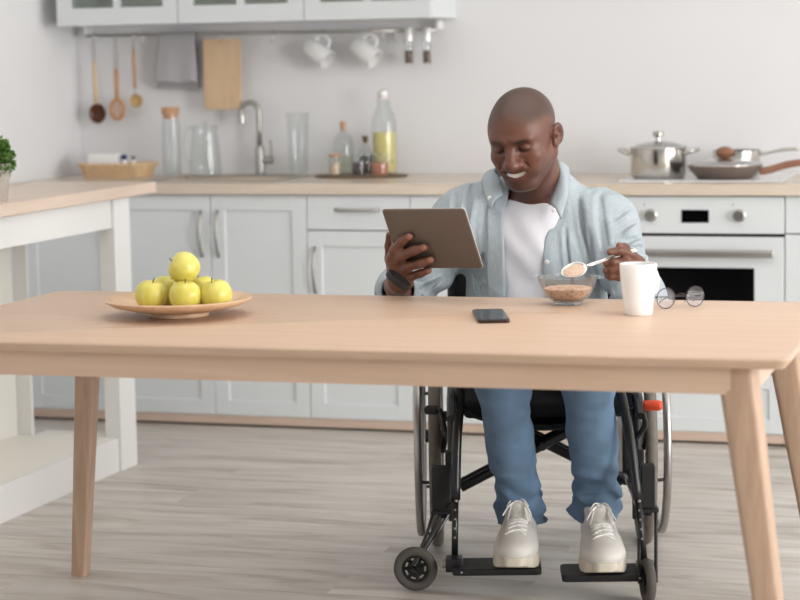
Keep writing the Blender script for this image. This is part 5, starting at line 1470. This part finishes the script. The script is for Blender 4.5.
# ---- shoes
MT['shoe'] = plain('white_leather', (212, 209, 203), .5, noise=.02, nscale=30)
MT['sole'] = plain('cream_rubber', (212, 204, 188), .6)
MT['lace'] = plain('white_lace', (238, 236, 232), .8)
def shoe(ankle, toe, ztop):
    z0 = ZP+.001
    d = V(toe[0]-ankle[0], toe[1]-ankle[1], 0); L = .30; d = d/np.linalg.norm(d); n_ = np.cross(V(0, 0, 1), d)
    heel = V(toe[0], toe[1], 0)-d*(L-.045)
    R = np.stack([d, n_, V(0, 0, 1)], 1)
    U = SDF(); at = lambda l, w_, z: heel+d*l+n_*w_+V(0, 0, z)
    U.ell(at(.195, .0, z0+.042), (.072, .056, .038), .02, R=R); U.ell(at(.14, 0, z0+.052), (.078, .052, .050), .02, R=R)
    U.ell(at(.02, 0, z0+.050), (.045, .037, .055), .02, R=R); U.ell(at(.075, 0, z0+.062), (.065, .045, .052), .02, R=R)
    U.cap(at(.035, 0, z0+.08), at(.035, 0, z0+.115), .038, .040, .02)
    U.ell(at(.100, 0, z0+.104), (.016, .034, .050), .012, R=R@np.array([[.82, 0, .57], [0, 1, 0], [-.57, 0, .82]]))
    U.op('sub', lambda p: p[:, 2]-(z0+.012), .004, at(.1, 0, 0), 2)
    U.cap(at(.025, 0, z0+.125), at(.025, 0, z0+.09), .031, .027, .006, 'sub')
    c = at(.12, 0, z0+.05)
    v, f = mesh_sdf(lambda p, cc, rr: U.ev(p, cc, rr), c-V(.13, .2, .06), c+V(.13, .2, .13), .0035)
    o = np_mesh('shoe', loc0(v), f, [MT['shoe']], person)
    S = SDF()
    def solef(p):
        q_ = (p-at(0, 0, z0))@R
        l, w_, zz_ = q_[:, 0], q_[:, 1], q_[:, 2]
        hwd = np.interp(l, [-.03, 0, .05, .10, .16, .20, .235, .25], [.030, .041, .044, .046, .057, .057, .046, .030])
        d1 = np.abs(w_)-hwd; d2 = np.maximum(-.028-l, l-.270)
        rim = .030+.006*np.clip((l-.18)/.06, 0, 1)
        e = np.stack([d1, d2], 1)+.02
        dd = np.minimum(e.max(1), 0)+np.sqrt((np.maximum(e, 0)**2).sum(1))-.02
        ll = -(zz_-0.0-.012*np.clip((l-.205)/.05, 0, 1)**2)
        return np.maximum(np.maximum(dd, zz_-rim), ll)
    S.op('add', solef, .001, c, 1)
    v, f = mesh_sdf(lambda p, cc, rr: S.ev(p, cc, rr), c-V(.13, .2, .06), c+V(.13, .2, .05), .003, relax=2)
    np_mesh('sole', loc0(v), f, [MT['sole']], o)
    lc = MB(); 
    def surf(l, w_):
        # height of the upper at (l, w_) found by marching down
        zs = np.linspace(z0+.15, z0+.02, 66); P0 = np.stack([at(l, w_, zz_) for zz_ in zs]); dv_ = U.ev(P0)
        k = np.argmax(dv_ < 0); return at(l, w_, zs[k]+.001)
    for i in range(5):
        l0 = .112+.019*i; w_ = .026
        for sgn in (-1, 1):
            pts = [surf(l0+(.018*t_ if sgn > 0 else .018*(1-t_)), -w_+2*w_*t_)+V(0, 0, .0015) for t_ in (0, .2, .4, .6, .8, 1)]
            lc.tube([Vector(loc0(p_)) for p_ in pts], .0025, 6)
    k0 = surf(.112, 0)+V(0, 0, .006)
    for s in (-1, 1):
        lc.tube(bez([Vector(loc0(k0)), Vector(loc0(k0+n_*s*.014+V(0, 0, .003)+d*.006)), Vector(loc0(k0+n_*s*.026+d*.018+V(0, 0, -.012))), Vector(loc0(k0+n_*s*.012+d*.014+V(0, 0, -.006))), Vector(loc0(k0))], 4), .0022, 6)
        lc.tube(bez([Vector(loc0(k0)), Vector(loc0(k0+n_*s*.02+d*.022+V(0, 0, -.008))), Vector(loc0(k0+n_*s*.036+d*.035+V(0, 0, -.032)))], 4), .0019, 6)
    lc.build('laces', MT['lace'], o, smooth=True)
    return o
shoe(AL, TOEL, 0); shoe(AR, TOER, 0)
# ---- wrist band
wb = MB(); dW = Vector(WL_-EL).normalized(); cW = Vector(loc0(D_(398.2, 280, 5.240))); dW = (cR2*.60+cU2*.76-cF*.25).normalized()
u = dW.orthogonal().normalized(); v_ = dW.cross(u)
rings = []
for off, rr in ((-.0075, .0305), (-.007, .0332), (.007, .0332), (.0075, .0305)):
    rings.append([cW+dW*off+(u*math.cos(2*PI*k/40)+v_*math.sin(2*PI*k/40))*rr for k in range(40)])
rings.append(rings[0]); wb.ring_loft(rings, False, False)
bmesh.ops.remove_doubles(wb.bm, verts=wb.bm.verts[:], dist=1e-6)
wb.build('wristband', MT['blackp'], person, **SM)

# ================================================================ tablet and spoon (held)
TLc, TRc, BLc = aD(381, 210, 5.25), aD(464, 209, 5.121), aD(401, 268.5, 5.326)
ea = (TRc-TLc); eb = (BLc-TLc); Wt, Ht = ea.length, eb.length
ea.normalize(); eb = (eb-ea*eb.dot(ea)).normalized(); nn_ = ea.cross(eb)
if nn_.dot(cF) < 0: nn_ = -nn_           # away from the lens: screen side
tb_ = bpy.data.objects.new('tablet', None); COL.objects.link(tb_)
ctr = TLc+ea*Wt/2+eb*Ht/2
zax = nn_; yax = -eb; xax = yax.cross(zax)
Mx = Matrix(((xax.x, yax.x, zax.x, ctr.x), (xax.y, yax.y, zax.y, ctr.y), (xax.z, yax.z, zax.z, ctr.z), (0, 0, 0, 1)))
tb_.matrix_world = Mx
tag(tb_, 'grey-brown metal tablet held upright in one hand, its back towards the viewer', 'tablet')
m = MB(); lay = [(.004, 0), (.0012, .0012), (0, .003), (0, .0062), (.0008, .007)]
m.ring_loft([[(x, y, z) for x, y in rrect(-Wt/2+i, Wt/2-i, -Ht/2+i, Ht/2-i, .009)] for i, z in lay])
m.build('case', plain('taupe_metal', (108, 98, 91), .42, .35), tb_, smooth=True, angle=.9)
m = MB(); m.ring_loft([[(x, y, z) for x, y in rrect(-Wt/2+i, Wt/2-i, -Ht/2+i, Ht/2-i, .009)] for i, z in ((.002, .0028), (-.0005, .0032), (-.0005, .0058), (.002, .0062), (.002, .0028))], False, False)
m.build('bright_edge', plain('silver_edge', (205, 200, 196), .3, .7), tb_, smooth=True, angle=.9)
m = MB().prism(rrect(-Wt/2+.003, Wt/2-.003, -Ht/2+.003, Ht/2-.003, .007), .007, .0076).build('screen', MT['black_glass'], tb_)
# spoon
sp_ = MB()
h0, h1 = aD(585, 266.5, 5.150), aD(624, 253.8, 5.170)
o_ = aD(574, 270, 5.135)
ax1 = (h0-h1).normalized()
t = thing('spoon', 'steel spoon held over the bowl, its bowl coated with porridge', 'spoon', o_)
side_ = ax1.cross(cF).normalized(); nrm_ = side_.cross(ax1).normalized()   # roughly along the view
if nrm_.dot(cF) > 0: nrm_ = -nrm_
upn = (nrm_*.75+Vector((0, 0, 1))*.66).normalized(); side_ = ax1.cross(upn).normalized(); upn = side_.cross(ax1)
rings = []
for off, sc in ((0, 1), (-.0012, 1)):
    pass
Ls, Ws, Dp = .033, .022, .009
m = MB(); nU, nV = 14, 28; vs = []
for i in range(nU+1):
    r_ = i/nU; row = []
    for k in range(nV):
        a = 2*PI*k/nV; x_ = r_*math.cos(a); y_ = r_*math.sin(a)*(1-.12*x_)
        row.append(m.bm.verts.new(ax1*x_*Ls+side_*y_*Ws-upn*Dp*(1-r_*r_)))
    vs.append(row)
for i in range(nU):
    for k in range(nV):
        k2 = (k+1) % nV
        try: m.bm.faces.new((vs[i][k], vs[i][k2], vs[i+1][k2], vs[i+1][k]))
        except ValueError: pass
bmesh.ops.remove_doubles(m.bm, verts=m.bm.verts[:], dist=1e-5)
so = m.build('spoon_bowl', MT['chrome'], t, smooth=True); md = so.modifiers.new('s', 'SOLIDIFY'); md.thickness = .0012
MB().tube(bez([-ax1*(Ls-.001), -ax1*(Ls+.008)+upn*.001, h0-o_-ax1*.012, h1-o_, h1-o_-ax1*.035], 5), [.0042]*5+[.0038]*5+[.0042]*5+[.005]*6, 8, flat=(side_, 1.1, .5)).build('spoon_handle', MT['chrome'], t, smooth=True)
pm = MB(); pm.ball((0, 0, 0), 1, 20)
MM = Matrix(((ax1.x*Ls*.84, side_.x*Ws*.82, upn.x*.0045, -upn.x*.003), (ax1.y*Ls*.84, side_.y*Ws*.82, upn.y*.0045, -upn.y*.003), (ax1.z*Ls*.84, side_.z*Ws*.82, upn.z*.0045, -upn.z*.003), (0, 0, 0, 1)))
o = pm.build('porridge', plain('porridge_milky', (206, 178, 158), .45, noise=.1, nscale=150), None, smooth=True, M=MM); o.location = o_
tag(o, 'small mouthful of porridge lying in the held spoon', 'porridge', kind='stuff')
